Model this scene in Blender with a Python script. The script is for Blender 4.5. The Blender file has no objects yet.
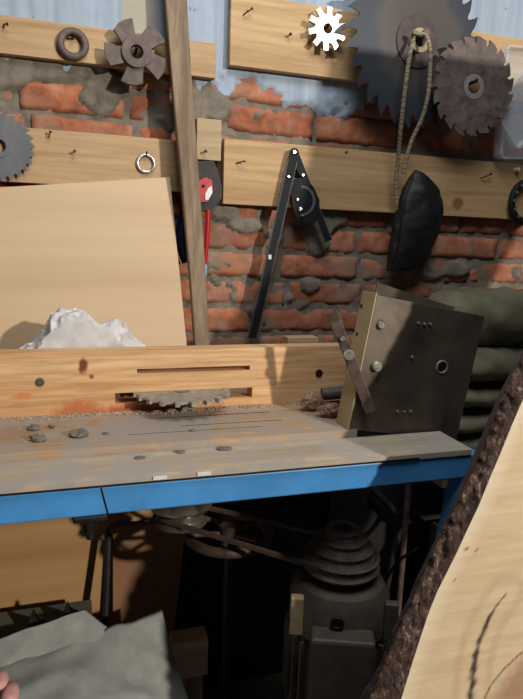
import bpy, bmesh, math, random
from mathutils import Vector, Matrix, noise
random.seed(7)
V=Vector; PI=math.pi
S=bpy.context.scene
COL=S.collection
# ------------------------------------------------------------------ camera
F=600.0
yw,pt,rl=[math.radians(a) for a in (18.0,10.25,2.0)]
fw=V((math.sin(yw)*math.cos(pt),math.cos(yw)*math.cos(pt),-math.sin(pt)))
rt=V((math.cos(yw),-math.sin(yw),0)); up=rt.cross(fw)
CR=rt*math.cos(rl)+up*math.sin(rl); CU=-rt*math.sin(rl)+up*math.cos(rl)
CP=V((0,-1.6,1.30))
cd=bpy.data.cameras.new('camera'); co=bpy.data.objects.new('camera',cd); COL.objects.link(co)
m=Matrix((CR,CU,-fw)).transposed().to_4x4(); m.translation=CP; co.matrix_world=m
cd.sensor_fit='HORIZONTAL'; cd.sensor_width=36; cd.lens=36*F/523; cd.clip_start=.02
S.camera=co
def ray(px,py): return fw+CR*((px-261.5)/F)-CU*((py-349.5)/F)
def PY(px,py,Y):
    d=ray(px,py); return CP+d*((Y-CP.y)/d.y)
def PZ(px,py,Z):
    d=ray(px,py); return CP+d*((Z-CP.z)/d.z)
def PX(px,py,X):
    d=ray(px,py); return CP+d*((X-CP.x)/d.x)
# ------------------------------------------------------------------ materials
def lin(c):
    return tuple(((x/255)/12.92 if x/255<=.04045 else ((x/255+.055)/1.055)**2.4) for x in c)+(1,)
class NT:
    def __init__(s,name):
        s.m=bpy.data.materials.new(name); s.m.use_nodes=True; s.t=s.m.node_tree; s.b=s.t.nodes['Principled BSDF']
    def n(s,typ,**k):
        o=s.t.nodes.new(typ)
        for a,v in k.items():
            if a.startswith('i_'): o.inputs[a[2:].replace('_',' ')].default_value=v
            else: setattr(o,a,v)
        return o
    def l(s,a,b): s.t.links.new(a,b)
    def ramp(s,fac,stops):
        r=s.n('ShaderNodeValToRGB'); e=r.color_ramp.elements
        while len(e)<len(stops): e.new(.5)
        for i,(p,c) in enumerate(stops): e[i].position=p; e[i].color=c if len(c)==4 else lin(c)
        s.l(fac,r.inputs[0]); return r.outputs[0]
    def mix(s,fac,a,b,mode='MIX'):
        x=s.n('ShaderNodeMix',data_type='RGBA',blend_type=mode)
        for i,v in ((0,fac),(6,a),(7,b)):
            if hasattr(v,'is_output') : s.l(v,x.inputs[i])
            else: x.inputs[i].default_value=v
        return x.outputs[2]
    def coord(s,scale=(1,1,1),rot=(0,0,0)):
        tc=s.n('ShaderNodeTexCoord'); mp=s.n('ShaderNodeMapping'); mp.inputs['Scale'].default_value=scale; mp.inputs['Rotation'].default_value=rot
        s.l(tc.outputs['Object'],mp.inputs[0]); return mp.outputs[0]
    def noise(s,vec,scale,detail=4,dist=0,rough=.6):
        x=s.n('ShaderNodeTexNoise'); x.inputs['Scale'].default_value=scale; x.inputs['Detail'].default_value=detail
        x.inputs['Distortion'].default_value=dist; x.inputs['Roughness'].default_value=rough
        s.l(vec,x.inputs['Vector']); return x.outputs[0]
    def bump(s,h,strength=.3,dist=.002):
        b=s.n('ShaderNodeBump'); b.inputs['Strength'].default_value=strength; b.inputs['Distance'].default_value=dist
        s.l(h,b.inputs['Height']); s.l(b.outputs[0],s.b.inputs['Normal'])
    def set(s,col=None,rough=.6,metal=0,spec=.5):
        if col is not None:
            if hasattr(col,'is_output'): s.l(col,s.b.inputs['Base Color'])
            else: s.b.inputs['Base Color'].default_value=col
        s.b.inputs['Roughness'].default_value=rough; s.b.inputs['Metallic'].default_value=metal
        s.b.inputs['Specular IOR Level'].default_value=spec
        return s.m
def wood(name,dark,light,axis=0,grain=26,rot=(0,0,0),knots=(),dust=None,dustamt=.5,rough=.65,line=.5,stain=None):
    t=NT(name); sc=[grain,grain,grain]; sc[axis]=grain*.06
    v=t.coord(tuple(sc),rot)
    a=t.noise(v,1.0,5,.6); b=t.noise(v,4.5,3,.2)
    c=t.ramp(a,[(.32,dark),(.5,tuple((x+y)/2 for x,y in zip(dark,light))),(.68,light)])
    fine=t.ramp(b,[(.35,(150,140,130)),(.6,(255,255,255))])
    c=t.mix(line*.5,c,fine,'MULTIPLY')
    v2=t.coord((1,1,1))
    if stain:
        n=t.noise(v2,6,4,.5); c=t.mix(t.ramp(n,[(.5,(0,0,0)),(.72,(255,255,255))]),c,lin(stain))
    for (kx,ky,kz,r,asp,kc) in knots:
        mp=t.n('ShaderNodeVectorMath',operation='SUBTRACT'); t.l(v2,mp.inputs[0]); mp.inputs[1].default_value=(kx,ky,kz)
        ms=t.n('ShaderNodeVectorMath',operation='MULTIPLY'); t.l(mp.outputs[0],ms.inputs[0]); ms.inputs[1].default_value=(1/(r*asp),.2/r,1/r)
        ln=t.n('ShaderNodeVectorMath',operation='LENGTH'); t.l(ms.outputs[0],ln.inputs[0])
        nz=t.noise(v2,70,3); ad=t.n('ShaderNodeMath',operation='MULTIPLY_ADD'); t.l(nz,ad.inputs[0]); ad.inputs[1].default_value=.9; t.l(ln.outputs[1],ad.inputs[2])
        f=t.ramp(ad.outputs[0],[(.72,(255,255,255)),(1.0,(0,0,0))]) if True else None
        rm=t.n('ShaderNodeMapRange'); t.l(ad.outputs[0],rm.inputs[0]); rm.inputs[1].default_value=1.15; rm.inputs[2].default_value=1.65; rm.inputs[3].default_value=1; rm.inputs[4].default_value=0
        f=rm.outputs[0]
        c=t.mix(f,c,lin(kc))
    if dust:
        n=t.noise(v2,14,6,.4); c=t.mix(t.ramp(n,[(.62-.4*dustamt,(0,0,0)),(.8-.4*dustamt,(255,255,255))]),c,lin(dust))
    t.bump(b,.25,.001)
    return t.set(c,rough,0,.3)
def metal(name,c1,c2,rough=.45,metallic=.8,scale=25,spec=.5):
    t=NT(name); v=t.coord(); a=t.noise(v,scale,6,.5)
    c=t.ramp(a,[(.35,c1),(.65,c2)]); 
    r=t.n('ShaderNodeMapRange'); t.l(a,r.inputs[0]); r.inputs[3].default_value=rough-.1; r.inputs[4].default_value=rough+.18
    t.set(c,rough,metallic,spec); t.l(r.outputs[0],t.b.inputs['Roughness']); t.bump(a,.15,.0008); return t.m
def plain(name,c,rough=.6,metallic=0,scale=40,var=.12,bump=.2):
    t=NT(name); v=t.coord(); a=t.noise(v,scale,5)
    d=tuple(x*(1-var) for x in c); e=tuple(min(255,x*(1+var)) for x in c)
    t.set(t.ramp(a,[(.3,d),(.7,e)]),rough,metallic,.4); t.bump(a,bump,.001); return t.m
M={}
M['pine']=wood('pine',(176,140,100),(206,174,132),0,20,knots=())
M['pine_r']=wood('pine_right',(178,140,98),(210,176,130),0,20)
M['pine_end']=plain('pine_edge',(120,85,55))
M['fence']=wood('fence_pine',(196,138,78),(232,186,128),0,24,line=.7,stain=(190,120,66),
   knots=[(-.0,0,0,.001,1,(90,45,25))])
M['ply']=wood('plywood',(204,174,136),(216,188,150),0,6,line=.15)
M['oldwood']=wood('weathered_wood',(112,92,74),(158,136,112),2,30,line=.8)
M['dusty']=wood('dusty_plank',(150,118,86),(198,164,126),0,24,dust=(160,147,134),dustamt=.62)
M['strip']=wood('dusty_strip',(164,144,120),(206,188,160),0,18,dust=(168,158,147),dustamt=.55)
M['cream']=wood('pale_block',(176,150,112),(206,182,144),0,20)
M['ochre']=wood('ochre_plywood',(166,124,76),(192,150,98),0,5,line=.3)
M['brownboard']=plain('brown_hardboard',(140,98,64),.7,0,5,.1)
M['blue']=plain('blue_paint',(72,142,200),.42,0,12,.07,.1)
M['blue_dark']=M['blue']
M['saw']=metal('worn_saw_steel',(96,97,100),(124,122,122),.5,.3,9)
M['rust']=metal('brown_rusted_steel',(78,66,60),(118,102,94),.6,.25,30)
M['rust2']=metal('rusty_bar',(70,54,46),(106,86,76),.55,.4,40)
M['steel']=metal('bright_steel',(190,192,196),(228,228,230),.25,.9,40)
M['plate']=metal('grimy_steel_plate',(80,70,60),(120,106,90),.36,.5,7)
M['boltm']=metal('zinc_bolt',(120,114,102),(176,170,156),.35,.35,80)
M['flange']=plain('beige_painted_sheet',(168,152,118),.5,0,20,.06)
M['black']=plain('black_plastic',(9,9,11),.7,0,60,.2)
M['iron']=plain('black_iron',(34,31,30),.5,.3,60,.3)
M['castgrey']=plain('grey_cast_metal',(90,82,70),.55,.2,30,.12)
M['pulley']=metal('dark_pulley',(88,78,72),(118,106,98),.5,.3,50)
M['silver']=metal('silver_pulley',(150,140,125),(196,186,168),.3,.9,30)
M['belt']=plain('rubber_belt',(78,62,50),.6,0,80)
M['red']=plain('red_plastic',(186,26,36),.3,0,30,.1)
M['white']=plain('white_plastic',(225,225,222),.4)
M['navy']=plain('navy_plastic',(24,32,58),.4)
M['arc']=plain('dark_grey_scale',(84,86,90),.85,0,40,.1,0)
M['tick']=plain('grey_scale_marks',(92,94,98),.5)
M['cloth']=plain('grey_sacking',(158,158,150),.9,0,25,.07,.4)
M['sage']=plain('grey_green_board',(92,94,80),.8,0,10,.1)
M['green']=plain('olive_green_quilting',(94,90,70),.62,0,8,.3,.4)
M['rag']=plain('white_rag',(204,200,196),.9,0,30,.08,.6)
M['crumple']=plain('brown_crumpled_plastic',(158,124,104),.35,0,60,.25,.6)
M['dustc']=plain('grey_dust_lump',(112,102,92),.95,0,120,.2,.8)
M['paper']=plain('white_paper',(225,222,214),.8)
M['pink']=plain('pink_rubber',(206,150,140),.7)
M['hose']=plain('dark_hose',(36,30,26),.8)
M['concrete']=plain('concrete_floor',(88,82,76),.9,0,8,.2,.5)
# leather
t=NT('black_leather'); v=t.coord(); a=t.noise(v,30,6,.6); t.set(t.ramp(a,[(.3,(17,15,15)),(.7,(34,30,28))]),.55,0,.35); t.bump(a,.3,.001); M['leather']=t.m
# rope
t=NT('twisted_rope'); v=t.coord((1,1,1)); w=t.n('ShaderNodeTexWave',bands_direction='Z'); w.inputs['Scale'].default_value=30; w.inputs['Distortion'].default_value=14; t.l(v,w.inputs[0])
t.set(t.ramp(w.outputs[1],[(.2,(112,98,78)),(.8,(156,142,118))]),.9); M['rope']=t.m
# translucent plastic
t=NT('clear_plastic'); t.set(lin((225,230,235)),.25); t.b.inputs['Alpha'].default_value=.34; lw=t.n('ShaderNodeLayerWeight'); lw.inputs[0].default_value=.35; mr=t.n('ShaderNodeMapRange'); t.l(lw.outputs[1],mr.inputs[0]); mr.inputs[3].default_value=.10; mr.inputs[4].default_value=.7; t.l(mr.outputs[0],t.b.inputs['Alpha']); M['clear']=t.m
# bark
t=NT('bark'); v=t.coord((1,1,.45)); a0_=t.noise(v,150,6,.4,.75); a1_=t.noise(v,45,5,.8,.7); am=t.n('ShaderNodeMath',operation='MULTIPLY_ADD'); t.l(a0_,am.inputs[0]); am.inputs[1].default_value=.6; am2=t.n('ShaderNodeMath',operation='MULTIPLY'); t.l(a1_,am2.inputs[0]); am2.inputs[1].default_value=.4; t.l(am2.outputs[0],am.inputs[2]); a=am.outputs[0]; t.set(t.ramp(a,[(.38,(18,12,10)),(.47,(56,38,30)),(.55,(98,70,56)),(.63,(160,146,130))]),.9); t.bump(a,1,.010); M['bark']=t.m
# slab wood with colour attribute carrying its figure
t=NT('slab_wood'); at=t.n('ShaderNodeAttribute',attribute_name='figure'); sp=t.n('ShaderNodeSeparateColor'); t.l(at.outputs[0],sp.inputs[0])
v=t.coord((6,60,60),(0,math.radians(-62),0)); a=t.noise(v,1,5,.5); 
c=t.ramp(a,[(.3,(198,170,130)),(.65,(212,187,150))]); v3=t.coord((50,8,4)); b=t.noise(v3,1.5,4,.3); c=t.mix(t.ramp(b,[(.45,(0,0,0)),(.8,(90,90,90))]),c,lin((196,162,112)))
c=t.mix(sp.outputs[1],c,lin((156,112,86))); c=t.mix(sp.outputs[2],c,lin((238,222,196))); c=t.mix(sp.outputs[0],c,lin((70,58,50)))
t.set(c,.6,0,.3); t.bump(a,.2,.001); M['slab']=t.m
# brick wall
t=NT('old_bricks'); at=t.n('ShaderNodeAttribute',attribute_name='tone'); v=t.coord(); a=t.noise(v,22,7,.6); b=t.noise(v,7,5,.3)
c=t.ramp(a,[(.25,(122,84,66)),(.5,(178,118,90)),(.75,(196,152,126))]); c=t.mix(.8,c,at.outputs[0],'MULTIPLY')
c=t.mix(t.ramp(b,[(.5,(0,0,0)),(.64,(220,220,220))]),c,lin((140,124,108)))
t.set(c,.9,0,.2); t.bump(a,.5,.004); M['brick']=t.m
t=NT('cement_mortar'); at=t.n('ShaderNodeAttribute',attribute_name='mask'); sp=t.n('ShaderNodeSeparateColor'); t.l(at.outputs[0],sp.inputs[0])
v=t.coord(); a=t.noise(v,18,8,.4,.7); c=t.ramp(a,[(.3,(92,84,74)),(.55,(128,118,104)),(.8,(146,136,122))])
vs=t.coord((40,40,1.5)); st=t.noise(vs,1,4,.2); pl=t.ramp(st,[(.3,(142,154,168)),(.6,(166,178,190))]); d=t.noise(v,45,5,.3)
pl=t.mix(t.ramp(d,[(.66,(0,0,0)),(.75,(255,255,255))]),pl,lin((96,92,96)))
pl=t.mix(sp.outputs[1],pl,lin((176,168,150)))
e=t.noise(v,60,4); ad=t.n('ShaderNodeMath',operation='MULTIPLY_ADD'); t.l(e,ad.inputs[0]); ad.inputs[1].default_value=.5; t.l(sp.outputs[0],ad.inputs[2])
f=t.ramp(ad.outputs[0],[(.72,(0,0,0)),(.78,(255,255,255))]); c=t.mix(f,c,pl)
t.set(c,.92,0,.2); t.bump(a,.5,.004); M['mortar']=t.m
# ------------------------------------------------------------------ object helpers
def meta(o,label,cat,group=None,kind=None):
    if label: o['label']=label
    if cat: o['category']=cat
    if group: o['group']=group
    if kind: o['kind']=kind
    return o
def thing(name,loc,label,cat,group=None):
    o=bpy.data.objects.new(name,None); o.empty_display_size=.03; COL.objects.link(o); o.location=loc; o['loc0']=list(loc) if False else 0
    del o['loc0']
    return meta(o,label,cat,group)
def wl(o):
    p=V(o.location)
    while o.parent: o=o.parent; p=p+V(o.location)
    return p
def obj(name,bm,mat,parent=None,label=None,cat=None,group=None,kind=None,smooth=False,base=None):
    """bm is in world coordinates"""
    bmesh.ops.recalc_face_normals(bm,faces=bm.faces) if kind!='keep' else None
    me=bpy.data.meshes.new(name); 
    if base is None:
        xs=[v.co for v in bm.verts]
        mn=V([min(c[i] for c in xs) for i in range(3)]); mx=V([max(c[i] for c in xs) for i in range(3)])
        base=V(((mn.x+mx.x)/2,(mn.y+mx.y)/2,mn.z))
    base=V(base); bmesh.ops.translate(bm,verts=bm.verts,vec=-base)
    bm.to_mesh(me); bm.free()
    mats=mat if isinstance(mat,(list,tuple)) else [mat]
    for q in mats: me.materials.append(q)
    if smooth:
        for p in me.polygons: p.use_smooth=True
        try: me.set_sharp_from_angle(angle=math.radians(38))
        except Exception: pass
    o=bpy.data.objects.new(name,me); COL.objects.link(o)
    if parent is not None: o.parent=parent; o.location=base-wl(parent)
    else: o.location=base
    return meta(o,label,cat,group,kind)
def N(): return bmesh.new()
def box(bm,x0,x1,y0,y1,z0,z1,bev=0,M4=None):
    r=bmesh.ops.create_cube(bm,size=1); vs=r['verts']
    for v in vs:
        v.co=V((x0 if v.co.x<0 else x1,y0 if v.co.y<0 else y1,z0 if v.co.z<0 else z1))
    if bev:
        es=list({e for v in vs for e in v.link_edges})
        r2=bmesh.ops.bevel(bm,geom=es,offset=bev,segments=2,affect='EDGES',profile=.5)
        vs=list({v for f in r2['faces'] for v in f.verts}|{v for v in vs if v.is_valid})
    if M4: bmesh.ops.transform(bm,matrix=M4,verts=vs)
    return vs
def hexa(bm,front,back):
    """front/back: four corners each, same order"""
    a=[bm.verts.new(p) for p in front]; b=[bm.verts.new(p) for p in back]
    bm.faces.new(a); bm.faces.new(b[::-1])
    for i in range(4): bm.faces.new((a[i],b[i],b[(i+1)%4],a[(i+1)%4]))
def frame(o,x,y):
    x=V(x).normalized(); y=V(y); y=(y-x*y.dot(x)).normalized(); z=x.cross(y)
    m=Matrix((x,y,z)).transposed().to_4x4(); m.translation=V(o); return m
def WF(p,tilt=0):   # wall frame: x right, y up, z toward the viewer
    return Matrix.Translation(V(p))@Matrix.Rotation(tilt,4,'Z')@frame((0,0,0),(1,0,0),(0,0,1))
def ringplate(bm,outer,inner,t,M4,z0=0):
    """outer, inner : same number of (x,y)"""
    n=len(outer); L=[]
    for pts,z in ((outer,z0),(outer,z0+t),(inner,z0+t),(inner,z0)):
        L.append([bm.verts.new(M4@V((p[0],p[1],z))) for p in pts])
    for k in range(4):
        a=L[k]; b=L[(k+1)%4]
        for i in range(n): bm.faces.new((a[i],a[(i+1)%n],b[(i+1)%n],b[i]))
def discplate(bm,outer,hr,t,M4,nh=40):
    inner=[(hr*math.cos(2*PI*i/nh),hr*math.sin(2*PI*i/nh)) for i in range(nh)]
    F_=[]
    for z in (0,t):
        lo_=[]; ed=[]
        for pts in (outer,inner):
            vs=[bm.verts.new(V((p[0],p[1],z))) for p in pts]; lo_.append(vs)
            ed+=[bm.edges.new((vs[i],vs[(i+1)%len(vs)])) for i in range(len(vs))]
        bmesh.ops.triangle_fill(bm,use_beauty=True,use_dissolve=False,edges=ed,normal=(0,0,1)); F_.append(lo_)
    for a,b in zip(F_[0],F_[1]):
        for i in range(len(a)): bm.faces.new((a[i],a[(i+1)%len(a)],b[(i+1)%len(a)],b[i]))
    bmesh.ops.transform(bm,matrix=M4,verts=bm.verts)
def circ(r,n,ph=0): return [(r*math.cos(2*PI*i/n+ph),r*math.sin(2*PI*i/n+ph)) for i in range(n)]
def pol(pts): return [(r*math.cos(a),r*math.sin(a)) for a,r in pts]
def toothed(n,R,depth,hook=1,seq=None,jit=.02):
    out=[]; p=2*PI/n
    seq=seq or [(0,1-depth),(.05,1-depth*.35),(.02,1.0),(.28,1-depth*.28),(.55,1-depth*.62),(.75,1-depth*.98),(.9,1-depth*1.12)]
    for i in range(n):
        j=1+random.uniform(-jit,jit)*depth
        for a,r in seq: out.append((hook*(i+a)*p,R*r*j))
    if hook<0: out=out[::-1]
    return out
def prism(bm,pts,t,M4,z0=0):
    a=[bm.verts.new(M4@V((x,y,z0))) for x,y in pts]; b=[bm.verts.new(M4@V((x,y,z0+t))) for x,y in pts]
    n=len(pts)
    f1=bm.faces.new(a[::-1]); f2=bm.faces.new(b)
    for i in range(n): bm.faces.new((a[i],a[(i+1)%n],b[(i+1)%n],b[i]))
    bmesh.ops.triangulate(bm,faces=[f1,f2])
def tube(bm,pts,r,seg=10,closed=False,flat=None):
    """pts world points; r number or list"""
    pts=[V(p) for p in pts]; n=len(pts); rings=[]; prev=None
    for i,p in enumerate(pts):
        if closed: d=pts[(i+1)%n]-pts[i-1]
        else: d=pts[min(i+1,n-1)]-pts[max(i-1,0)]
        d.normalize()
        if flat is not None: u=V(flat); u=(u-d*u.dot(d)).normalized()
        else:
            if prev is None: u=d.orthogonal().normalized()
            else: u=(prev-d*prev.dot(d)).normalized()
        prev=u; w=d.cross(u)
        rr=r[i] if isinstance(r,(list,tuple)) and not isinstance(r,tuple) else r
        ru,rw=(rr if isinstance(rr,tuple) else (rr,rr))
        rings.append([bm.verts.new(p+u*ru*math.cos(2*PI*k/seg)+w*rw*math.sin(2*PI*k/seg)) for k in range(seg)])
    m=n if closed else n-1
    for i in range(m):
        a=rings[i]; b=rings[(i+1)%n]
        for k in range(seg): bm.faces.new((a[k],a[(k+1)%seg],b[(k+1)%seg],b[k]))
    if not closed: bm.faces.new(rings[0][::-1]); bm.faces.new(rings[-1])
def smoothpts(pts,k=6):
    pts=[V(p) for p in pts]; out=[]; n=len(pts)
    for i in range(n-1):
        p0=pts[max(i-1,0)];p1=pts[i];p2=pts[i+1];p3=pts[min(i+2,n-1)]
        for j in range(k):
            t=j/k; out.append(.5*((2*p1)+(p2-p0)*t+(2*p0-5*p1+4*p2-p3)*t*t+(3*p1-p0-3*p2+p3)*t**3))
    out.append(pts[-1]); return out
def lathe(bm,prof,M4,seg=32,close=True):
    """prof list of (r,z) revolve about local z"""
    rings=[]
    for r,z in prof: rings.append([bm.verts.new(M4@V((r*math.cos(2*PI*k/seg),r*math.sin(2*PI*k/seg),z))) for k in range(seg)])
    for i in range(len(prof)-1):
        a,b=rings[i],rings[i+1]
        for k in range(seg): bm.faces.new((a[k],a[(k+1)%seg],b[(k+1)%seg],b[k]))
    if close: bm.faces.new(rings[0][::-1]); bm.faces.new(rings[-1])
def loft(bm,rows,seg=28,amp=.0,freq=20,axis=None):
    """rows: (center, half_u vector, half_v vector): elliptic rings"""
    rings=[]
    for c,u,w in rows:
        rg=[]
        for k in range(seg):
            a=2*PI*k/seg; p=V(c)+V(u)*math.cos(a)+V(w)*math.sin(a)
            if amp:
                q=p*freq; d=noise.noise(q)+.5*noise.noise(q*2.3)-.6*abs(noise.noise(q*1.3+V((5,1,2))))
                p=p+(p-V(c)).normalized()*amp*d if (p-V(c)).length>1e-6 else p
            rg.append(bm.verts.new(p))
        rings.append(rg)
    for i in range(len(rings)-1):
        a,b=rings[i],rings[i+1]
        for k in range(seg): bm.faces.new((a[k],a[(k+1)%seg],b[(k+1)%seg],b[k]))
    bm.faces.new(rings[0][::-1]); bm.faces.new(rings[-1])
def interp(tab,t):
    for (a,va),(b,vb) in zip(tab,tab[1:]):
        if t<=b:
            k=(t-a)/(b-a); return tuple(x+(y-x)*k for x,y in zip(va,vb)) if isinstance(va,tuple) else va+(vb-va)*k
    return tab[-1][1]
def hexhead(bm,c,n,r,h,six=True):
    x=V(n).orthogonal(); m4=frame(c,x,V(n).cross(x)); 
    seg=6 if six else 16
    lathe(bm,[(r,-.001),(r,h*.75),(r*.82,h)],m4,seg)
# ------------------------------------------------------------------ SETTING
X0,X1=-1.3,2.4
def struct(name,bm,mat,**k): return obj(name,bm,mat,kind='structure',**k)
bm=N(); box(bm,X0,X1,-4.2,.12,-.05,0); struct('floor',bm,M['concrete'])
# bricks
bm=N(); lay=bm.loops.layers.float_color.new('tone'); pitch=.0765
tones=[(250,232,222),(255,245,240),(225,200,190),(245,220,205),(205,185,175),(255,240,226),(230,215,210)]
row=-17
while True:
    zt=1.264+row*pitch
    row+=1
    if zt>2.15: break
    if zt<.03: continue
    x=X0-random.uniform(0,.2)
    while x<X1:
        w=random.choice([.235,.24,.225,.245,.12 if random.random()<.25 else .235]); 
        if abs(x-.0)<2:
            xa,xb=max(x,X0),min(x+w,X1)
            if xb-xa>.03 :
                tl=lambda X:(.58-X)*.012
                h=random.uniform(.061,.068); dep=random.uniform(-.003,.004); tone=lin(random.choice(tones)); tw=random.uniform(-.006,.006)
                nx=max(3,int((xb-xa)/.014)); nz=5; g={}
                for i in range(nx+1):
                    for j in range(nz+1):
                        u=i/nx; vv=j/nz; X=xa+(xb-xa)*u; Z=zt-h+h*vv+tl(X)+tw*(u-.5)
                        q=V((X*38,row*3.1,Z*38)); nn=noise.noise(q)
                        ed=(min(u,1-u)*nx<.5)or(min(vv,1-vv)*nz<.5)
                        Y=dep+nn*.0028+ (.005+.003*noise.noise(q*1.7) if ed else 0)
                        if noise.noise(q*.55+V((9,2,4)))>.38: Y+=.006
                        g[i,j]=bm.verts.new((X+noise.noise(q*1.3+V((3,3,3)))*.004,Y,Z+noise.noise(q*1.2)*.003))
                fs=[]
                for i in range(nx):
                    for j in range(nz): fs.append(bm.faces.new((g[i,j],g[i+1,j],g[i+1,j+1],g[i,j+1])))
                brd=[g[i,0] for i in range(nx+1)]+[g[nx,j] for j in range(1,nz+1)]+[g[i,nz] for i in range(nx-1,-1,-1)]+[g[0,j] for j in range(nz-1,0,-1)]
                bk=[bm.verts.new((v.co.x,.05,v.co.z)) for v in brd]
                for k in range(len(brd)): fs.append(bm.faces.new((brd[k],bk[k],bk[(k+1)%len(brd)],brd[(k+1)%len(brd)])))
                for f in fs:
                    f.smooth=True; f.material_index=0
                    for lp in f.loops: lp[lay]=tone
        x+=w+random.uniform(.008,.018)
# mortar sheet with smears and whitewashed plaster
lay2=bm.loops.layers.float_color.new('mask')
blobs=[((20,65),.09,.03),((70,62),.10,.03),((100,98),.045,.035),((110,85),.05,.03),((187,118),.05,.05),((215,105),.04,.04),((330,215),.055,.035),((318,235),.04,.05),((225,212),.04,.02),((245,225),.05,.02),((310,285),.03,.02),((430,272),.05,.02),((455,270),.05,.02),((300,145),.03,.02),((0,75),.06,.03),((40,68),.1,.025),((345,80),.03,.02),((200,90),.03,.04)]
blobs=[((PY(*p,0).x,PY(*p,0).z),a,b) for p,a,b in blobs]
beige=[((PY(138,20,0).x,PY(138,20,0).z),.04,.09)]
def plline(X):
    px=[(-1.5,1.70),(.0,1.70),(.35,1.69),(.40,1.665),(.45,1.70),(.52,1.69),(.56,1.655),(.72,1.64),(.80,1.66),(.84,1.71),(1.0,1.74),(3,1.74)]
    return interp(px,X)
st=.0075; nx=int((X1-X0)/st); nz=int(2.2/st); g=[]
for j in range(nz+1):
    r_=[]
    for i in range(nx+1):
        X=X0+i*st; Z=j*st
        n1=noise.noise(V((X*9,1,Z*11))); n2=noise.noise(V((X*31,4,Z*36))); n3=noise.noise(V((X*75,7,Z*75)))
        Y=.0065+n2*.003+n3*.0012
        k=n1*.7+n2*.5+n3*.12-.34
        for (bx,bz),ra,rb in blobs:
            d=((X-bx)/ra)**2+((Z-bz)/rb)**2
            if d<3: k=max(k,(1-d*.8)+n2*.35+n3*.15)
        if k>0: Y-=min(.017,k*.09)
        mk=(Z-plline(X))/.03+n2*1.3+n3*.6
        pm=max(0,min(1,mk*.5+.5))
        if mk>0: Y=min(Y,.0085-min(.016,mk*.03)+n3*.0008+n2*.001)
        bg=0
        for (bx,bz),ra,rb in beige:
            if abs(X-bx)<ra and abs(Z-bz)<rb+.1: bg=1
        r_.append((bm.verts.new((X,Y,Z)),(pm,bg,0,1)))
    g.append(r_)
for j in range(nz):
    for i in range(nx):
        q=(g[j][i],g[j][i+1],g[j+1][i+1],g[j+1][i]); f=bm.faces.new([a[0] for a in q]); f.material_index=1; f.smooth=True
        for lp,a in zip(f.loops,q): lp[lay2]=a[1]
me=bpy.data.meshes.new('wall_back'); bm.to_mesh(me); bm.free(); me.materials.append(M['brick']); me.materials.append(M['mortar'])
wb=bpy.data.objects.new('wall_back',me); COL.objects.link(wb); wb['kind']='structure'
bm=N(); box(bm,X0,X1,.051,.2,0,2.2); struct('wall_back_core',bm,M['mortar']).name='wall_outer'
# ------------------------------------------------------------------ BOARDS ON THE WALL
def board(name,x0,x1,z0,z1,y0,mat,label,cat='board',y1=-.0115,group='pine boards nailed to the brick wall',tilt=0):
    if cat=='block': group=None
    bm=N(); box(bm,x0,x1,y0,y1,z0,z1,.0015)
    if tilt: bmesh.ops.rotate(bm,verts=bm.verts,cent=V((x1,0,z1)),matrix=Matrix.Rotation(tilt,3,'Y'))
    return obj(name,bm,mat,label=label,cat=cat,group=group)
knot=PY(457,203,-.03)
M['pine_k']=wood('pine_with_knot',(174,136,94),(208,172,126),0,20,knots=[(knot.x-1.05,0,knot.z-1.392,.019,.95,(140,98,58)),(PY(342,137,0).x-1.05,0,.155,.006,1,(110,70,40)),(PY(447,189,-.03).x-1.05,0,PY(447,189,-.03).z-1.392,.003,1,(50,30,20))])
board('wooden_board',-.62,.363,1.697,1.778,-.034,M['pine'],'narrow pine board on the wall with the star-shaped cutter hung on it')
board('wooden_board',.398,1.75,1.733,1.903,-.034,M['pine_r'],'wide pine board at the top of the wall, behind the two large saw blades')
board('wooden_board',-.62,.29,1.416,1.541,-.034,M['pine'],'pine board on the left, half hidden by the leaning plywood sheet')
board('wooden_board',.389,1.711,1.392,1.556,-.034,M['pine_k'],'wide pine board with knots that the black gauge and leather bag hang over')
a=PY(195,125,-.03);b=PY(221,161,-.03)
board('wooden_block',.318,b.x,b.z,1.60,-.03,M['cream'],'small pale wooden block above the red hand tool','block')
# ------------------------------------------------------------------ NAILS
def nail(px,py,Y,dx,dz,label,bent=True):
    p=PY(px,py,Y); bm=N(); pts=[p+V((0,.01,0)),p+V((0,-.008,0)),p+V((dx*.4,-.014,dz*.4)),p+V((dx,-.016,dz))]
    tube(bm,smoothpts(pts,4),.0016,8)
    d=(pts[-1]-pts[-2]).normalized(); x=d.orthogonal(); lathe(bm,[(.004,-.001),(.004,.001)],frame(pts[-1],x,d.cross(x)),10)
    obj('nail',bm,M['iron'],label=label,cat='nail',group='nails in the wall boards')
nail(244,15,-.034,.016,.012,'bent nail at the upper left of the top right board')
nail(237,163,-.034,.016,.004,'bent nail at the left end of the board beside the black gauge')
nail(481,178,-.034,.022,.012,'bent nail right of the knot in the lower right board')
nail(288,36,-.034,.001,0,'screw head in the top right board beside the bright cutter')
nail(204,152,-.03,.001,0,'nail head in the small pale wooden block')
nail(74,152,-.034,.001,0,'nail in the left board between the grey saw and the silver ring')
nail(49,137,-.034,.004,.01,'short nail near the top of the left board right of the grey saw')
nail(4,26,-.034,.008,0,'dark nail at the far left of the top left board')
def peg(p,l=.03,r=.003,label='peg',up_=.0):
    bm=N(); tube(bm,[p+V((0,l,0)),p+V((0,-.01,0)),p+V((0,-.016,.004+up_))],r,8); obj('nail',bm,M['iron'],label=label,cat='nail',group='nails in the wall boards')
# ------------------------------------------------------------------ DISCS
def disc_frame(px,py,Y,tilt=0): return WF(PY(px,py,Y),tilt)
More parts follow.
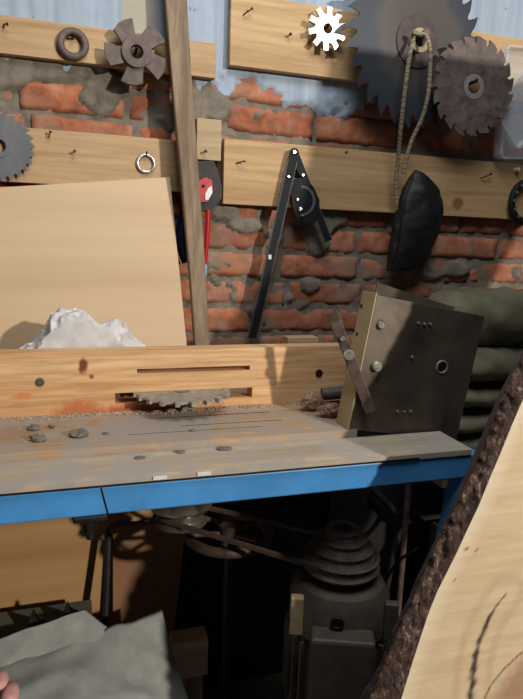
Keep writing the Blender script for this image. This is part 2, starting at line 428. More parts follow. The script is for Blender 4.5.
# big saw
W=disc_frame(416,42,-.085,math.radians(6))
R=.220; o=toothed(28,R,.145,-1)
t=NT('large_saw_steel'); v=t.coord(); a=t.noise(v,7,6,.5); sb=t.n('ShaderNodeVectorMath',operation='SUBTRACT'); t.l(v,sb.inputs[0]); sb.inputs[1].default_value=(0,0,R+.02)
ln=t.n('ShaderNodeVectorMath',operation='LENGTH'); t.l(sb.outputs[0],ln.inputs[0]); ad=t.n('ShaderNodeMath',operation='MULTIPLY_ADD'); t.l(a,ad.inputs[0]); ad.inputs[1].default_value=.12; t.l(ln.outputs[1],ad.inputs[2])
c=t.ramp(ad.outputs[0],[(.12,(80,74,70)),(.185,(86,80,74)),(.21,(64,67,74)),(.27,(56,60,67))]); c=t.mix(t.ramp(a,[(.4,(0,0,0)),(.7,(80,80,80))]),c,lin((104,100,96))); t.set(c,.45,.3); t.bump(a,.1,.0006); M['bigsaw']=t.m
root=thing('circular_saw_blade',W@V((0,-R,0)),'very large dark saw blade at the top with a rope over its centre','saw blade','saw blades on the wall')
bm=N(); discplate(bm,pol(o),.018,.003,W); obj('blade_disc',bm,M['bigsaw'],root)
bm=N(); ringplate(bm,circ(.066,48),circ(.018,48),.004,W,.003); cf=obj('clamping_flange',bm,metal('dark_brown_flange',(66,54,52),(88,74,70),.5,.3,30),root,label='brown round clamping flange')
bm=N(); ringplate(bm,circ(.030,32),circ(.017,32),.012,W,.007); obj('hub',bm,M['flange'],cf)
c0=W@V((0,0,0))
bm=N(); tube(bm,[c0+V((.0,.082,.010)),c0+V((0,-.045,.010))],.0065,10); hexhead(bm,c0+V((0,-.045,.010)),(0,-1,0),.011,.004); obj('hanging_bolt',bm,M['rust'],label='bolt through the hub of the very large saw blade',cat='bolt')
# small saw
W=disc_frame(473,87,-.125,math.radians(-1)); R=.129
o=toothed(19,R,.13,-1,[(0,.90),(.04,.865),(.12,.855),(.20,.875),(.20,.93),(.14,1.0),(.45,.985),(.78,.955),(.97,.94)],.08)
root=thing('circular_saw_blade',W@V((0,-R,0)),'brown rusty circular saw blade overlapping the right edge of the very large one','saw blade','saw blades on the wall')
bm=N(); discplate(bm,pol(o),.019,.003,W); obj('blade_disc',bm,M['rust'],root)
bm=N(); ringplate(bm,circ(.032,32),circ(.018,32),.0015,W,.003); obj('worn_hub_ring',bm,plain('worn_bare_steel',(140,134,130),.5,.2),root,label='pale worn ring round the hole')
c0=W@V((0,.012,0)); peg(c0,.115,.004,'nail carrying the brown rusty saw blade')
# left saw
W=disc_frame(-1,146,-.045); R=.079
o=toothed(24,R,.13,1)
root=thing('circular_saw_blade',W@V((0,-R,0)),'grey toothed saw blade cut off by the left edge on the board','saw blade','saw blades on the wall')
bm=N(); discplate(bm,pol(o),.015,.003,W); obj('blade_disc',bm,M['saw'],root)
bm=N(); ringplate(bm,circ(.026,32),circ(.015,32),.002,W,.003); obj('hub',bm,M['saw'],root)
peg(W@V((0,.010,0)),.02,.003,'nail carrying the grey saw blade at the left edge')
# star cutter
W=disc_frame(136,54,-.062); R=.074; seq=[]
for k in range(5):
    a=math.radians(97+72*k)
    for da,r in ((0,1),(14,.99),(28,.97),(42,.92),(47,.66),(54,.5),(61,.47),(67,.5),(70,.62)): seq.append((a+math.radians(da),R*r))
root=thing('milling_cutter',W@V((0,-R,0)),'dark star-shaped milling cutter with five broad blades on the top left board','cutter')
bm=N(); ringplate(bm,pol(seq),pol([(a_,.0155) for a_,_ in seq]),.012,W); bmesh.ops.bevel(bm,geom=[e for e in bm.edges if len(e.link_faces)==2 and e.calc_face_angle(0)>.7],offset=.0008,segments=1,affect='EDGES'); obj('cutter_body',bm,M['rust'],root)
bm=N(); ringplate(bm,circ(.034,40),circ(.0155,40),.008,W,.012); bmesh.ops.bevel(bm,geom=[e for e in bm.edges if len(e.link_faces)==2 and e.calc_face_angle(0)>.7],offset=.002,segments=2,affect='EDGES'); obj('hub',bm,M['rust'],root,smooth=True)
peg(W@V((0,.008,0)),.034,.004,'nail carrying the star-shaped cutter')
# bright cutter
W=disc_frame(326,30,-.055); R=.053
seq=[(0,.68),(.12,.72),(.2,1.0),(.62,.99),(.68,.66),(.85,.62)]
o=toothed(10,R,.3,1,seq,.0)
root=thing('milling_cutter',W@V((0,-R,0)),'small bright silver toothed cutter left of the very large saw blade','cutter')
bm=N(); ringplate(bm,pol(o),pol([(a_,.0125) for a_,_ in o]),.012,W); obj('cutter_body',bm,M['steel'],root)
peg(W@V((0,.006,0)),.028,.003,'nail carrying the small bright cutter')
# rings
def torus(bm,M4,R,r,ry=None,seg=36,s2=12,pts=None):
    ry=ry or r; rings=[]
    for i in range(seg):
        a=2*PI*i/seg; rg=[]
        for k in range(s2):
            b=2*PI*k/s2; rr=R+r*math.cos(b); rg.append(bm.verts.new(M4@V((rr*math.cos(a),rr*math.sin(a),ry*math.sin(b)))))
        rings.append(rg)
    for i in range(seg):
        a_,b_=rings[i],rings[(i+1)%seg]
        for k in range(s2): bm.faces.new((a_[k],a_[(k+1)%s2],b_[(k+1)%s2],b_[k]))
W=disc_frame(73,44,-.043); bm=N(); torus(bm,W,.0275,.0085,.007); obj('steel_ring',bm,M['rust'],label='thick brown iron ring on the top left board',cat='ring',smooth=True)
peg(W@V((0,.014,0)),.014,.003,'nail carrying the thick brown ring')
W=disc_frame(146,163.5,-.040); bm=N(); torus(bm,W,.0205,.0035,.003); obj('steel_ring',bm,M['steel'],label='thin shiny silver ring on the left board above the plywood',cat='ring',smooth=True)
peg(W@V((0,.0185,0)),.012,.002,'nail carrying the thin shiny ring',.004)
# ------------------------------------------------------------------ ROPE and BAG
Yr=-.145
L=[(413,40,-.12),(409,60,Yr),(405,90,Yr),(401,125,-.12),(398,160,-.085),(396,180,-.075),(397,210,-.07),(400,214,-.07)]
Rr=[(419,34,-.13),(426,36,-.135),(430,50,Yr),(430,70,Yr),(428,95,-.14),(422,118,-.12),(412,140,-.10),(406,160,-.09),(404,175,-.085)]
pts=[PY(*p) for p in L[::-1]]+[PY(414,33,-.13)]+[PY(*p) for p in Rr]
bm=N(); tube(bm,smoothpts(pts,5),.0056,8); obj('hanging_rope',bm,M['rope'],label='thin twisted rope loop hanging over the hub of the very large saw blade',cat='rope',smooth=True)
rows=[(170,414,417,.006),(173,412,423,.012),(180,408,432,.020),(190,404,439,.027),(200,400,442,.031),(212,396,442,.034),(225,393,441,.034),(238,391,437,.030),(248,389,433,.027),(258,387,428,.022),(266,386,420,.017),(271,386,408,.012),(273.5,387,402,.006)]
rr=[]
tabl=[(r[0],(r[1],r[2],r[3])) for r in rows]
for i in range(45):
    y=170+101*i/44; xl,xr,th=interp(tabl,y); A=PY(xl,y,-.075);B=PY(xr,y,-.075)
    rr.append(((A+B)/2,(B-A)/2,V((0,-th,0))))
root=thing('leather_bag',rr[-1][0],'black leather bag hanging on the rope in front of the lower right board','bag')
bm=N(); loft(bm,rr,36,.006,22); obj('bag_body',bm,M['leather'],root,smooth=True)
bm=N(); tube(bm,smoothpts([PY(414,172,-.09),PY(407,190,-.103),PY(402,214,-.11),PY(399,240,-.103),PY(391,268,-.085)],6),[(.0022)]*25,8)
obj('seam',bm,M['leather'],root,smooth=True)
# ------------------------------------------------------------------ BEVEL GAUGE
Yg=-.042
def strip(bm,p,q,w,t,Y,z0=0):
    A=PY(*p,Y);B=PY(*q,Y); d=(B-A); L_=d.length; M4=frame(A,d,V((0,-1,0)).cross(d)); n=10
    # local x along, z toward viewer
    z=M4.to_3x3()@V((0,0,1)); 
    pts=[(0,-w/2),(L_,-w/2),(L_,w/2)]+[(-w/2*math.sin(PI*k/n),w/2*math.cos(PI*k/n)) for k in range(0,n)]
    prism(bm,pts,t,M4,z0); return M4,L_,(1 if z.y<0 else -1)
root=thing('angle_gauge',PY(254,335,Yg),'black two-armed angle gauge hanging from its pointed top on the lower right board','gauge')
bm=N(); G1,L1,s1=strip(bm,(294,153),(252,338),.025,.004,Yg-.012); obj('long_blade',bm,M['black'],root)
bm=N(); G2,L2,s2=strip(bm,(294,153),(328,241),.022,.004,Yg-.004); obj('short_arm',bm,M['black'],root)
for G,Lx,nm,w,st_ in ((G1,L1,'scale_marks',.025,.008),(G2,L2,'scale_marks',.022,.008)):
    bm=N(); k=.07 if G is G1 else .16
    while k<Lx-.005:
        for sgn in (-1,1):
            z=(.0042 if s1>0 else -.0008)
            box(bm,k-.0006,k+.0006,sgn*w*.40-.0015,sgn*w*.40+.0015,z,z+.0006,0,G)
        k+=st_
    for sgn in (-1,1): 
        z=(.0042 if s1>0 else -.0008); box(bm,.02,Lx,sgn*w*.5-.0006,sgn*w*.5+.0006,z,z+.0005,0,G)
    obj(nm,bm,M['tick'],root)
W=WF(PY(300,201,Yg-.004))
bm=N(); pl_=[(274,184),(283,180),(290,183),(306,186),(316,203),(314,221),(308,222),(296,220),(293,205),(296,195)]
def px2w(p,W,Y=Yg-.004): q=W.inverted()@PY(*p,Y); return (q.x,q.y)
pl_=[(291,180),(303,177),(312,187),(318,200),(318,212),(314,223),(305,223),(296,220),(292,208),(290,194)][::-1]
prism(bm,[px2w(p,W) for p in pl_],.006,W,.004); ph=obj('protractor_head',bm,M['black'],root)
bm=N(); n=24
def arcrow(r0,r1,z0,z1,a): return [bm.verts.new(W@V((rr_*math.cos(a),rr_*math.sin(a),zz_))) for rr_,zz_ in ((r0,z0),(r1,z0),(r1,z1),(r0,z1))]
ar=[arcrow(.033,.040,.0095,.0115,math.radians(-95+190*k/n)) for k in range(n+1)]
for q1,q2 in zip(ar,ar[1:]):
    for k in range(4): bm.faces.new((q1[k],q1[(k+1)%4],q2[(k+1)%4],q2[k]))
bm.faces.new(ar[0]); bm.faces.new(ar[-1][::-1])
obj('protractor_arc',bm,M['arc'],ph,label='grey half-round degree arc')
for k in range(5): pass
bm=N(); G3,_,_=strip(bm,(288,176),(296,190),.012,.005,Yg-.01); strip(bm,(294,160),(304,178),.016,.005,Yg-.008); strip(bm,(289,176),(285,200),.01,.005,Yg-.01); obj('link_arms',bm,M['black'],root)
for (sx,sy,sr) in ((294.5,152,.0062),(288.7,176.5,.0045),(303,175,.0045),(297.6,199.4,.0042),(300.8,209,.0065),(302.5,215.3,.0035)):
    p=PY(sx,sy,Yg-.02); bm=N(); W2=WF(p); lathe(bm,[(sr,-.012),(sr,.0),(sr*.6,.002)],W2,16); obj('screw',bm,M['steel'],root,smooth=True)
p=PY(270,257,Yg-.0175); bm=N(); box(bm,p.x-.004,p.x+.004,p.y,p.y+.0008,p.z-.006,p.z+.006); obj('sticker',bm,M['paper'],root,label='tiny white sticker')
# ------------------------------------------------------------------ RED TOOL behind stick
Yt=-.035; root=thing('hand_snips',PY(196,262,Yt),'dark hand tool with a red head and thin red handle hanging behind the leaning stick','tool')
W=WF(PY(200,187,Yt))
bm=N(); prism(bm,[px2w(p,W,Yt) for p in [(182,162),(213,161),(217,170),(221,186),(221,198),(214,207),(205,212),(192,213),(182,208)]],.008,W); obj('tool_plate',bm,M['iron'],root)
bm=N(); prism(bm,[px2w(p,W,Yt) for p in [(196,182),(204,178),(210,181),(211,192),(206,202),(196,203)]],.014,W,.008); obj('tool_head',bm,M['red'],root,label='red tool head')
bm=N(); prism(bm,[px2w(p,W,Yt-.022) for p in [(208,188),(211.5,186),(212,193),(208,200),(205,200),(205,194)]],.003,W,.0222); obj('white_cap',bm,M['white'],root,label='white plastic cap')
bm=N(); p=PY(203.5,186,Yt-.024); lathe(bm,[(.004,-.002),(.004,.001)],WF(p),12); obj('pivot_hole',bm,M['black'],root)
bm=N(); tube(bm,smoothpts([PY(208,210,Yt-.012),PY(207.5,230,Yt-.012),PY(206,250,Yt-.012),PY(205,264,Yt-.012)],4),.0065,10); obj('handle',bm,M['red'],root,label='thin red handle',smooth=True)
bm=N(); tube(bm,[PY(205,263,Yt-.012),PY(205,270,Yt-.012),PY(205.5,276,Yt-.012)],[.0052,.0055,.003],10); obj('handle_tip',bm,plain('pale_blue_plastic',(150,175,200)),root,label='pale blue handle tip',smooth=True)
bm=N(); tube(bm,smoothpts([PY(190,208,Yt-.012),PY(184,222,Yt-.012),PY(182,245,Yt-.012),PY(187,262,Yt-.012)],5),[.014]*3+[.018]*8+[.014]*5,12); obj('handle',bm,M['navy'],root,label='thick navy handle',smooth=True)
# ------------------------------------------------------------------ CLEAR BOXES, CHAIN RING
def tray(name,px,py,w,h,d,Y,rot,label):
    p=PY(px,py,Y); W=WF(p)@Matrix.Rotation(rot,4,'Z'); bm=N(); rc=.012
    def rrect(x0,y0,x1,y1,r):
        o=[]
        for cx,cy,a0 in ((x1-r,y1-r,0),(x0+r,y1-r,90),(x0+r,y0+r,180),(x1-r,y0+r,270)):
            for k in range(5):
                a=math.radians(a0+90*k/4); o.append((cx+r*math.cos(a),cy+r*math.sin(a)))
        return o
    outer=rrect(0,0,w,h,rc); rings=[]
    prof=[(0,.0,rc),(0,d,rc),(-.004,d,rc),(-.004,d+.004,rc),(.003,d+.004,rc),(.0035,.004,rc)]
    for off,z,r in prof: rings.append([bm.verts.new(W@V((x,y,z))) for x,y in rrect(off,off,w-off,h-off,max(.004,r-off))])
    for a,b in zip(rings,rings[1:]):
        for k in range(len(a)): bm.faces.new((a[k],a[(k+1)%len(a)],b[(k+1)%len(b)],b[k]))
    bm.faces.new(rings[0][::-1]); bm.faces.new(rings[-1])
    obj(name,bm,M['clear'],label=label,cat='plastic box',smooth=True)
tray('plastic_tray',493,159,.26,.30,.035,-.045,math.radians(3),'clear plastic tray at the top right edge, squarely hung over the lower board')
tray('plastic_tray',487,106,.15,.16,.022,-.095,math.radians(-48),'clear plastic lid set slantwise over the clear tray at the right edge')
root=thing('chain_ring',PY(531,228,-.05),'black chain-like ring hanging at the right edge of the lower board','ring')
W=WF(PY(528,202,-.055)); bm=N(); torus(bm,W,.060,.011,.009,40); obj('ring_body',bm,M['black'],root,smooth=True)
for k in range(14):
    a=2*PI*k/14; bm=N(); p=W@V((.058*math.cos(a),.058*math.sin(a),.009)); lathe(bm,[(.005,-.004),(.005,.002),(.003,.003)],WF(p),10); obj('roller',bm,M['saw'],root,smooth=True)
bm=N(); p=PY(521,169,-.06); lathe(bm,[(.006,-.04),(.006,0),(.004,.003)],WF(p+V((0,.01,0))),14); obj('wall_plug',bm,M['white'],label='tiny white plug beneath the clear tray by the black ring',cat='plug',smooth=True)
# ------------------------------------------------------------------ PLYWOOD, STICK, RAG
TLp=PY(170,177,-.052); BRx=PY(187,347,-.125)
k=(TLp.z-.945)/(TLp.z-BRx.z); BRb=TLp+(BRx-TLp)*k; BRb.z=.9455
TLl=PY(-60,191,-.052); d=(TLl-TLp); BLb=BRb+V((-.62,0,0)); TLl=TLp+d.normalized()*.60
bm=N(); th=V((0,.012,0)); hexa(bm,[TLp,TLl,BLb,BRb],[p+th for p in (TLp,TLl,BLb,BRb)])
bmesh.ops.bevel(bm,geom=list(bm.edges),offset=.001,segments=1,affect='EDGES')
kp=PY(102,230,-.08); ob_=obj('plywood_sheet',bm,M['ply'],label='large pale plywood sheet leaning upright behind the bench fence on the left',cat='plywood')
# stick
def stickpt(px,py,Y): return PY(px,py,Y)
b_=PY(201,347,-.13); tp=PY(176.5,0,-.072); d=(tp-b_); bot=b_+d*((.9456-b_.z)/d.z); top=b_+d*((2.15-b_.z)/d.z)
M4=frame(bot,d,V((1,0,0))); bm=N(); Ls=(top-bot).length
n_=16
for k in range(n_):
    pass
rg=[]
for k in range(n_+1):
    t_=k/n_; w0=.0176+.0105*t_; wob=.003*math.sin(t_*7)
    rg.append([bm.verts.new(M4@V((Ls*t_,y_+wob,z_))) for y_,z_ in ((-w0,-.010),(-w0+.002,-.012),(w0-.002,-.012),(w0,-.010),(w0,.010),(w0-.002,.012),(-w0+.002,.012),(-w0,.010))])
for a_,b2 in zip(rg,rg[1:]):
    for k in range(8): bm.faces.new((a_[k],a_[(k+1)%8],b2[(k+1)%8],b2[k]))
bm.faces.new(rg[0]); bm.faces.new(rg[-1])
mt=wood('grey_stick',(120,98,76),(160,136,110),2,34,line=.8); 
obj('wooden_stick',bm,mt,label='long grey weathered wooden stick standing upright behind the fence',cat='stick')
# rag
rows=[]; prof=[(20,346),(26,341),(34,337),(42,330),(47,322),(52,314),(62,309),(75,308),(86,311),(94,320),(100,323),(108,320),(116,320),(124,325),(132,333),(138,340),(145,347)]
bm=N()
for i in range(90):
    x=20+125*i/89; y=interp(prof,x); A=PY(x,y,-.29); B=V((A.x,A.y,.99)); 
    ctr=(A+B)/2; th=.012+.05*math.sin(PI*i/89)**.6
    rows.append((ctr,V((0,0,max(.004,(A.z-B.z)/2))),V((0,th,0))))
loft(bm,rows,48,.014,22)
vmin=.9455
for v in bm.verts:
    q_=v.co*55; v.co+=V((0,-1,.5)).normalized()*.006*(1-3*abs(noise.noise(q_+V((2,7,1)))))
    if v.co.y>-.245: v.co.y=-.245+(v.co.y+.245)*.1
    if v.co.z<1.0: v.co.z=1.0-(1.0-v.co.z)*5
    if v.co.z<vmin: v.co.z=vmin
    if v.co.y<-.33: v.co.y=-.33
obj('white_rag',bm,M['rag'],label='crumpled white rag stuffed between the plywood sheet and the fence',cat='rag',smooth=True)
# ------------------------------------------------------------------ TABLE (blue frame) and planks
Yf=-.383
root=thing('workbench_frame',V((0,-.4,0)),'blue painted steel bench frame with bolts beneath its front beam','workbench')
XL,XR=-.95,.738
bm=N(); box(bm,XL,XR,-.70,-.655,.873,.9195,.003); fb=obj('front_beam',bm,M['blue'],root)
jx=PY(104,497,-.70).x
bm=N(); tube(bm,[V((jx-.004,-.7005,.918)),V((jx,-.7008,.90)),V((jx+.006,-.7005,.874))],.0012,6); obj('weld_seam',bm,M['iron'],fb,label='dark crooked joint line')
bm=N(); box(bm,XL,XR,-.14,-.095,.873,.9195,.003); obj('rear_beam',bm,M['blue'],root)
bm=N(); box(bm,XR-.045,XR,-.655,-.14,.873,.9195,.003); obj('side_beam',bm,M['blue'],root)
bm=N(); box(bm,XL,XL+.045,-.655,-.14,.873,.9195,.003); obj('side_beam',bm,M['blue'],root)
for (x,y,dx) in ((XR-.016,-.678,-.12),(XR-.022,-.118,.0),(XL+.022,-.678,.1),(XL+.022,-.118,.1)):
    bm=N(); hexa(bm,[V((x+dx+sx*.02,y+sy*.02,.0)) for sx,sy in((-1,-1),(1,-1),(1,1),(-1,1))],[V((x+sx*.02,y+sy*.02,.874)) for sx,sy in((-1,-1),(1,-1),(1,1),(-1,1))]); obj('leg',bm,M['blue'] if y<-.4 else M['iron'],root)  # rear legs coloured black so they stay lost in the shade
# bolt under the beam
bp=PY(90,512,-.69)
bm=N(); box(bm,bp.x-.026,bp.x+.026,-.70,-.66,.862,.873,.003); bpl=obj('bolt_plate',bm,M['iron'],root)
bm=N(); box(bm,bp.x-.016,bp.x+.016,-.69,-.665,.855,.863,.003); lathe(bm,[(.010,.838),(.010,.862)],Matrix.Translation((bp.x,-.68,0)),6); lathe(bm,[(.006,.826),(.006,.862)],Matrix.Translation((bp.x,-.68,0)),12); obj('bolt',bm,M['iron'],bpl)
# cross members carrying the machine
for x in (.44,):
    bm=N(); box(bm,x-.02,x+.02,-.655,-.14,.873,.9195); obj('cross_member',bm,M['iron'],root)
# front strip
e1=PZ(473,450,.93); e2=PZ(447,432,.93)
bm=N(); hexa(bm,[V((-.97,-.703,.93)),V((e1.x,-.703,.93)),V((e1.x+.005,-.592,.93)),V((-.97,-.592,.93))],[V((-.97,-.703,.92)),V((e1.x,-.703,.92)),V((e1.x+.005,-.592,.92)),V((-.97,-.592,.92))])
root=thing('front_plank',V((0,-.65,.92)),'thin dusty grey plank lying along the front of the bench','plank'); pbd=obj('plank_body',bm,M['strip'],root)
bm=N(); box(bm,-.97,.60,-.7045,-.703,.9205,.9235); obj('dark_edge_strip',bm,M['iron'],root)
for px,py,w in ((160,477.5,.011),(204,473.5,.011)):
    p=PY(px,py,-.7045); bm=N(); box(bm,p.x-w,p.x+w,-.7058,-.7046,p.z-.003,p.z+.003); obj('paper_label',bm,M['paper'],pbd,label='white paper scrap on the front edge')
# back plank (slotted)
def slab_holes(bm,xs,zs,holes,to):
    """grid plate in (x,z) with holes; to(x,z,side)->world"""
    def H(i,j):
        if i<0 or j<0 or i>=len(xs)-1 or j>=len(zs)-1: return True
        cx=(xs[i]+xs[i+1])/2; cz=(zs[j]+zs[j+1])/2
        return any(a<cx<b and c<cz<d for a,b,c,d in holes)
    vv={}
    def g(i,j,s):
        if (i,j,s) not in vv: vv[i,j,s]=bm.verts.new(to(xs[i],zs[j],s))
        return vv[i,j,s]
    for i in range(len(xs)-1):
        for j in range(len(zs)-1):
            if H(i,j): continue
            for s in (0,1): bm.faces.new([g(i,j,s),g(i+1,j,s),g(i+1,j+1,s),g(i,j+1,s)])
            for (di,dj,a,b) in ((-1,0,(i,j),(i,j+1)),(1,0,(i+1,j),(i+1,j+1)),(0,-1,(i,j),(i+1,j)),(0,1,(i,j+1),(i+1,j+1))):
                if H(i+di,j+dj): bm.faces.new([g(*a,0),g(*b,0),g(*b,1),g(*a,1)])
def mk(vals): return sorted(set(round(v,5) for v in vals))
s1=[PZ(150,419,.945),PZ(270,412,.945)]; s2_=[PZ(130,441,.945),PZ(262,426,.945)]; s3=[PZ(185,433,.945),PZ(290,427,.945)]
Yp0,Yp1=-.590,-.30
holes=[(s1[0].x,s1[1].x,s1[1].y-.001,s1[1].y+.003),(s2_[0].x,s2_[1].x,-.535,-.5325),(s3[0].x,s3[1].x,-.502,-.499)]
holes.append((.19,.26,-.40,-.37))
xs=mk([-.97,.53]+[h for q in holes for h in q[:2]]); zs=mk([Yp0,Yp1]+[h for q in holes for h in q[2:]])
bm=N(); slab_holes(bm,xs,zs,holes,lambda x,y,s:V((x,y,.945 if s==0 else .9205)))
def jag(bm,y,amp,yt=.004):
    pass
bmesh.ops.recalc_face_normals(bm,faces=bm.faces)
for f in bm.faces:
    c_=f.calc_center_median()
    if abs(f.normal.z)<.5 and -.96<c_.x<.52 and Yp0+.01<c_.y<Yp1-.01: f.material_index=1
pb=obj('slotted_plank',bm,[M['dusty'],plain('dark_slot_wall',(46,36,28),.9)],label='thick dusty bench plank with narrow saw slots in front of the fence',cat='plank',base=(0,-.45,.92))  # inner walls of the slots coloured darker than the plank
bm=N(); box(bm,-.97,.70,-.297,-.10,.9205,.945,.001); obj('rear_plank',bm,M['dusty'],label='plank behind the fence that carries the plywood sheet and stick',cat='plank')
# fence
ft=1.073
lo=[PY(115,392,Yf),PY(252,398,Yf)]; upz=[PY(137,369,Yf),PY(250,366,Yf)]
holes=[(lo[0].x,lo[1].x,.962,.985),(upz[0].x,upz[1].x,1.024,1.034)]
xs=mk([-.97,-.3,.0,.6]+[h for q in holes for h in q[:2]]); zs=mk([.9455,ft]+[h for q in holes for h in q[2:]])
bm=N(); slab_holes(bm,xs,zs,holes,lambda x,z,s:V((x,Yf if s==0 else Yf+.042,z)))
bmesh.ops.recalc_face_normals(bm,faces=bm.faces)
kn=PY(84,366,Yf); kn2=PY(79,402,Yf); kn3=PY(22,402,Yf); sm=PY(125,400,Yf)
mf=wood('fence_pine_knotty',(206,152,100),(238,200,152),0,22,line=.8,
  knots=[(.15,0,-.006,.026,13,(214,158,108)),(kn2.x,0,.0,.030,1.6,(190,116,68)),(kn.x-.002,0,kn.z-.9455,.017,.55,(124,62,38)),(kn.x+.014,0,kn.z-.9455-.022,.006,1,(134,70,42)),(kn3.x,0,kn3.z-.9455+.012,.009,2.4,(206,136,84)),(.14,0,.0,.018,5,(176,98,58))])
root=thing('bench_fence',V((0,Yf+.02,.9455)),'long pine fence beam with two horizontal slots standing on the bench','fence')
o=obj('fence_beam',bm,mf,root,base=(0,Yf+.02,.9455))
for px,py in ((40,382),(319,373)):
    p=PY(px,py,Yf); bm=N(); hexhead(bm,p,(0,-1,0),.0085,.003,False); obj('bolt_head',bm,M['castgrey' if px<100 else 'iron'],o,label='grey sunk bolt head' if px<100 else 'black sunk bolt head')
p=PY(124,417,-.42)
bm=N(); a=PY(287,347,-.33).x; b=PY(317,347,-.33).x; box(bm,a,b,-.335,-.30,.9455,1.085,.001); obj('wooden_block',bm,M['cream'],label='small pale wooden block sticking up behind the right end of the fence',cat='block')
# cutter blade in the fence
bc=V((.222,-.388,.981)); Wb=Matrix.Translation(bc); R=.100
M['dustyblade']=plain('dusty_blade_steel',(150,140,124),.7,.1,60,.15)
o=toothed(20,R,.11,1)
root=thing('circular_saw_blade',V((.222,-.385,.93)),'dusty horizontal saw blade poking out of the lower slot of the fence','saw blade')
bm=N(); discplate(bm,pol(o),.015,.0035,Wb); tb_=obj('blade_disc',bm,M['dustyblade'],root)
for i in range(0,20):
    a=2*PI*(i+.02)/20; bm=N(); W=Wb@Matrix.Rotation(a+.03,4,'Z'); box(bm,R*.90,R*1.01,-.003,.006,-.003,.0055,0,W); obj('carbide_tooth',bm,M['dustyblade'],tb_)
bm=N(); lathe(bm,[(.014,.74),(.014,.985)],Matrix.Translation((.222,-.385,0)),20); obj('arbor',bm,M['saw'],root)
# ------------------------------------------------------------------ DEBRIS ON THE PLANKS
def lump(name,px,py,z,r,mat,label,cat,sq=.5,group='dust clumps on the bench planks',frq=3):
    c=PZ(px,py,z); bm=N(); bmesh.ops.create_icosphere(bm,subdivisions=3,radius=1)
    sd=V((px,py,3))
    for v in bm.verts:
        n_=1+.55*noise.noise(v.co*1.3+sd)+.3*noise.noise(v.co*frq+sd); v.co=V((v.co.x*n_*r,v.co.y*n_*r*.8,v.co.z*n_*r*sq))
    zm=min(v.co.z for v in bm.verts)
    for v in bm.verts: v.co+=V((c.x,c.y,z-zm-.0005))
    return obj(name,bm,mat,label=label,cat=cat,group=group,smooth=False)
lump('dust_lump',34,430,.945,.010,M['dustc'],'dark grey clump on the left of the dusty plank, the one nearest the fence','debris')
lump('dust_lump',38,441,.945,.012,M['dustc'],'grey clump on the left of the dusty plank, close to its front edge','debris')
lump('dust_lump',78,436,.945,.017,M['dustc'],'largest dark clump on the dusty plank, right of two smaller ones','debris',.35)
lump('dust_lump',52,428,.945,.006,M['dustc'],'small crumb between the grey clumps','debris')
lump('dust_lump',106,434,.945,.006,M['dustc'],'small flat crumb right of the largest clump','debris',.3)
lump('dust_lump',193,431,.945,.006,M['dustc'],'small crumb between the saw slots of the plank','debris',.3)
for (px,py,r) in ((180,452,.010),(225,449,.012),(140,458,.009)):
    lump('dust_lump',px,py,.93,r,M['dustc'],{180:'flat dark smudge of dust on the front plank below the saw blade',225:'wide dark smudge of dust on the front plank, rightmost of three',140:'dark smudge of dust on the front plank, leftmost of three'}[px],'debris',.12)
bm=N()
for i in range(1500):
    x=random.gauss(.17,.16); y=Yf-.004-abs(random.gauss(0,.012)); r=random.uniform(.0005,.0019)
    if not -.3<x<.52: continue
    z=.9455
    q=bmesh.ops.create_cube(bm,size=r*1.6,matrix=Matrix.Translation((x,y,z+r*.4))@Matrix.Rotation(random.random()*6,4,(random.random(),random.random(),1)))
obj('sawdust',bm,plain('sawdust',(170,150,128),.95),label='sawdust crumbs scattered along the foot of the fence',cat='sawdust',kind='stuff')
# crumpled plastic and tube
def crumple(px0,px1,pyt,pyb,Y,label,name,mat,seed,z):
    A=PY(px0,pyb,Y);B=PY(px1,pyb,Y);T=PY((px0+px1)/2,pyt,Y); bm=N(); bmesh.ops.create_icosphere(bm,subdivisions=4,radius=1)
    w=(B.x-A.x)/2; h=T.z-z
    for v in bm.verts:
        s=V((seed,0,0)); n_=1+.5*(abs(noise.noise(v.co*1.6+s))-.25)-.3*abs(noise.noise(v.co*2.6+s))+.06*noise.noise(v.co*5+s)
        v.co=v.co*n_; v.co=V((v.co.x*w,v.co.y*w*.6,v.co.z*h*.6))
    zm=min(v.co.z for v in bm.verts)
    for v in bm.verts: v.co+=V(((A.x+B.x)/2,Y,z-zm))
    return obj(name,bm,mat,label=label,cat='rubbish')
crumple(300,322,395,420,-.45,'crumpled brown plastic wrapper at the right foot of the fence','crumpled_wrapper',M['crumple'],2,.9455)
crumple(318,344,405,424,-.50,'paler crumpled wrapper lying against the metal box','crumpled_wrapper',M['crumple'],7,.9455)
p=PY(330,392,-.41); bm=N(); tube(bm,[p+V((-.02,0,-.004)),p+V((.03,-.01,0))],.014,20); obj('short_tube',bm,M['rust'],label='short dark tube between the fence and the metal box',cat='tube',smooth=True)
# ------------------------------------------------------------------ METAL BOX
s_=.9595; O=V((0,0,.006))
def sc(p): return CP+(V(p)-CP)*s_+O
_q=[sc(p) for p in ((.573,-.546,1.205),(.848,-.530,1.180),(.809,-.531,.905),(.534,-.547,.930))]
TL=PY(377,295,-.583); BL=PY(349,429.5,-.588); TR=PY(487,305,-.575)
ez=(TL-BL).normalized(); ex=(TR-TL); ex=(ex-ez*ex.dot(ez)).normalized(); BR=BL+ex*(TR-TL).length; print('BR',BR,BL); ey=ez.cross(ex)  # ey points back
if ey.y<0: ey=-ey
Wd=(TR-TL).length; Hd=(TL-BL).length
root=thing('metal_guard_box',(BL+BR)/2,'grimy folded steel box standing tilted on the right end of the bench','metal box')
def bx(bm,x0,x1,y0,y1,z0,z1,bev=0):
    m4=Matrix((ex,ey,ez)).transposed().to_4x4(); m4.translation=BL; return box(bm,x0,x1,y0,y1,z0,z1,bev,m4)
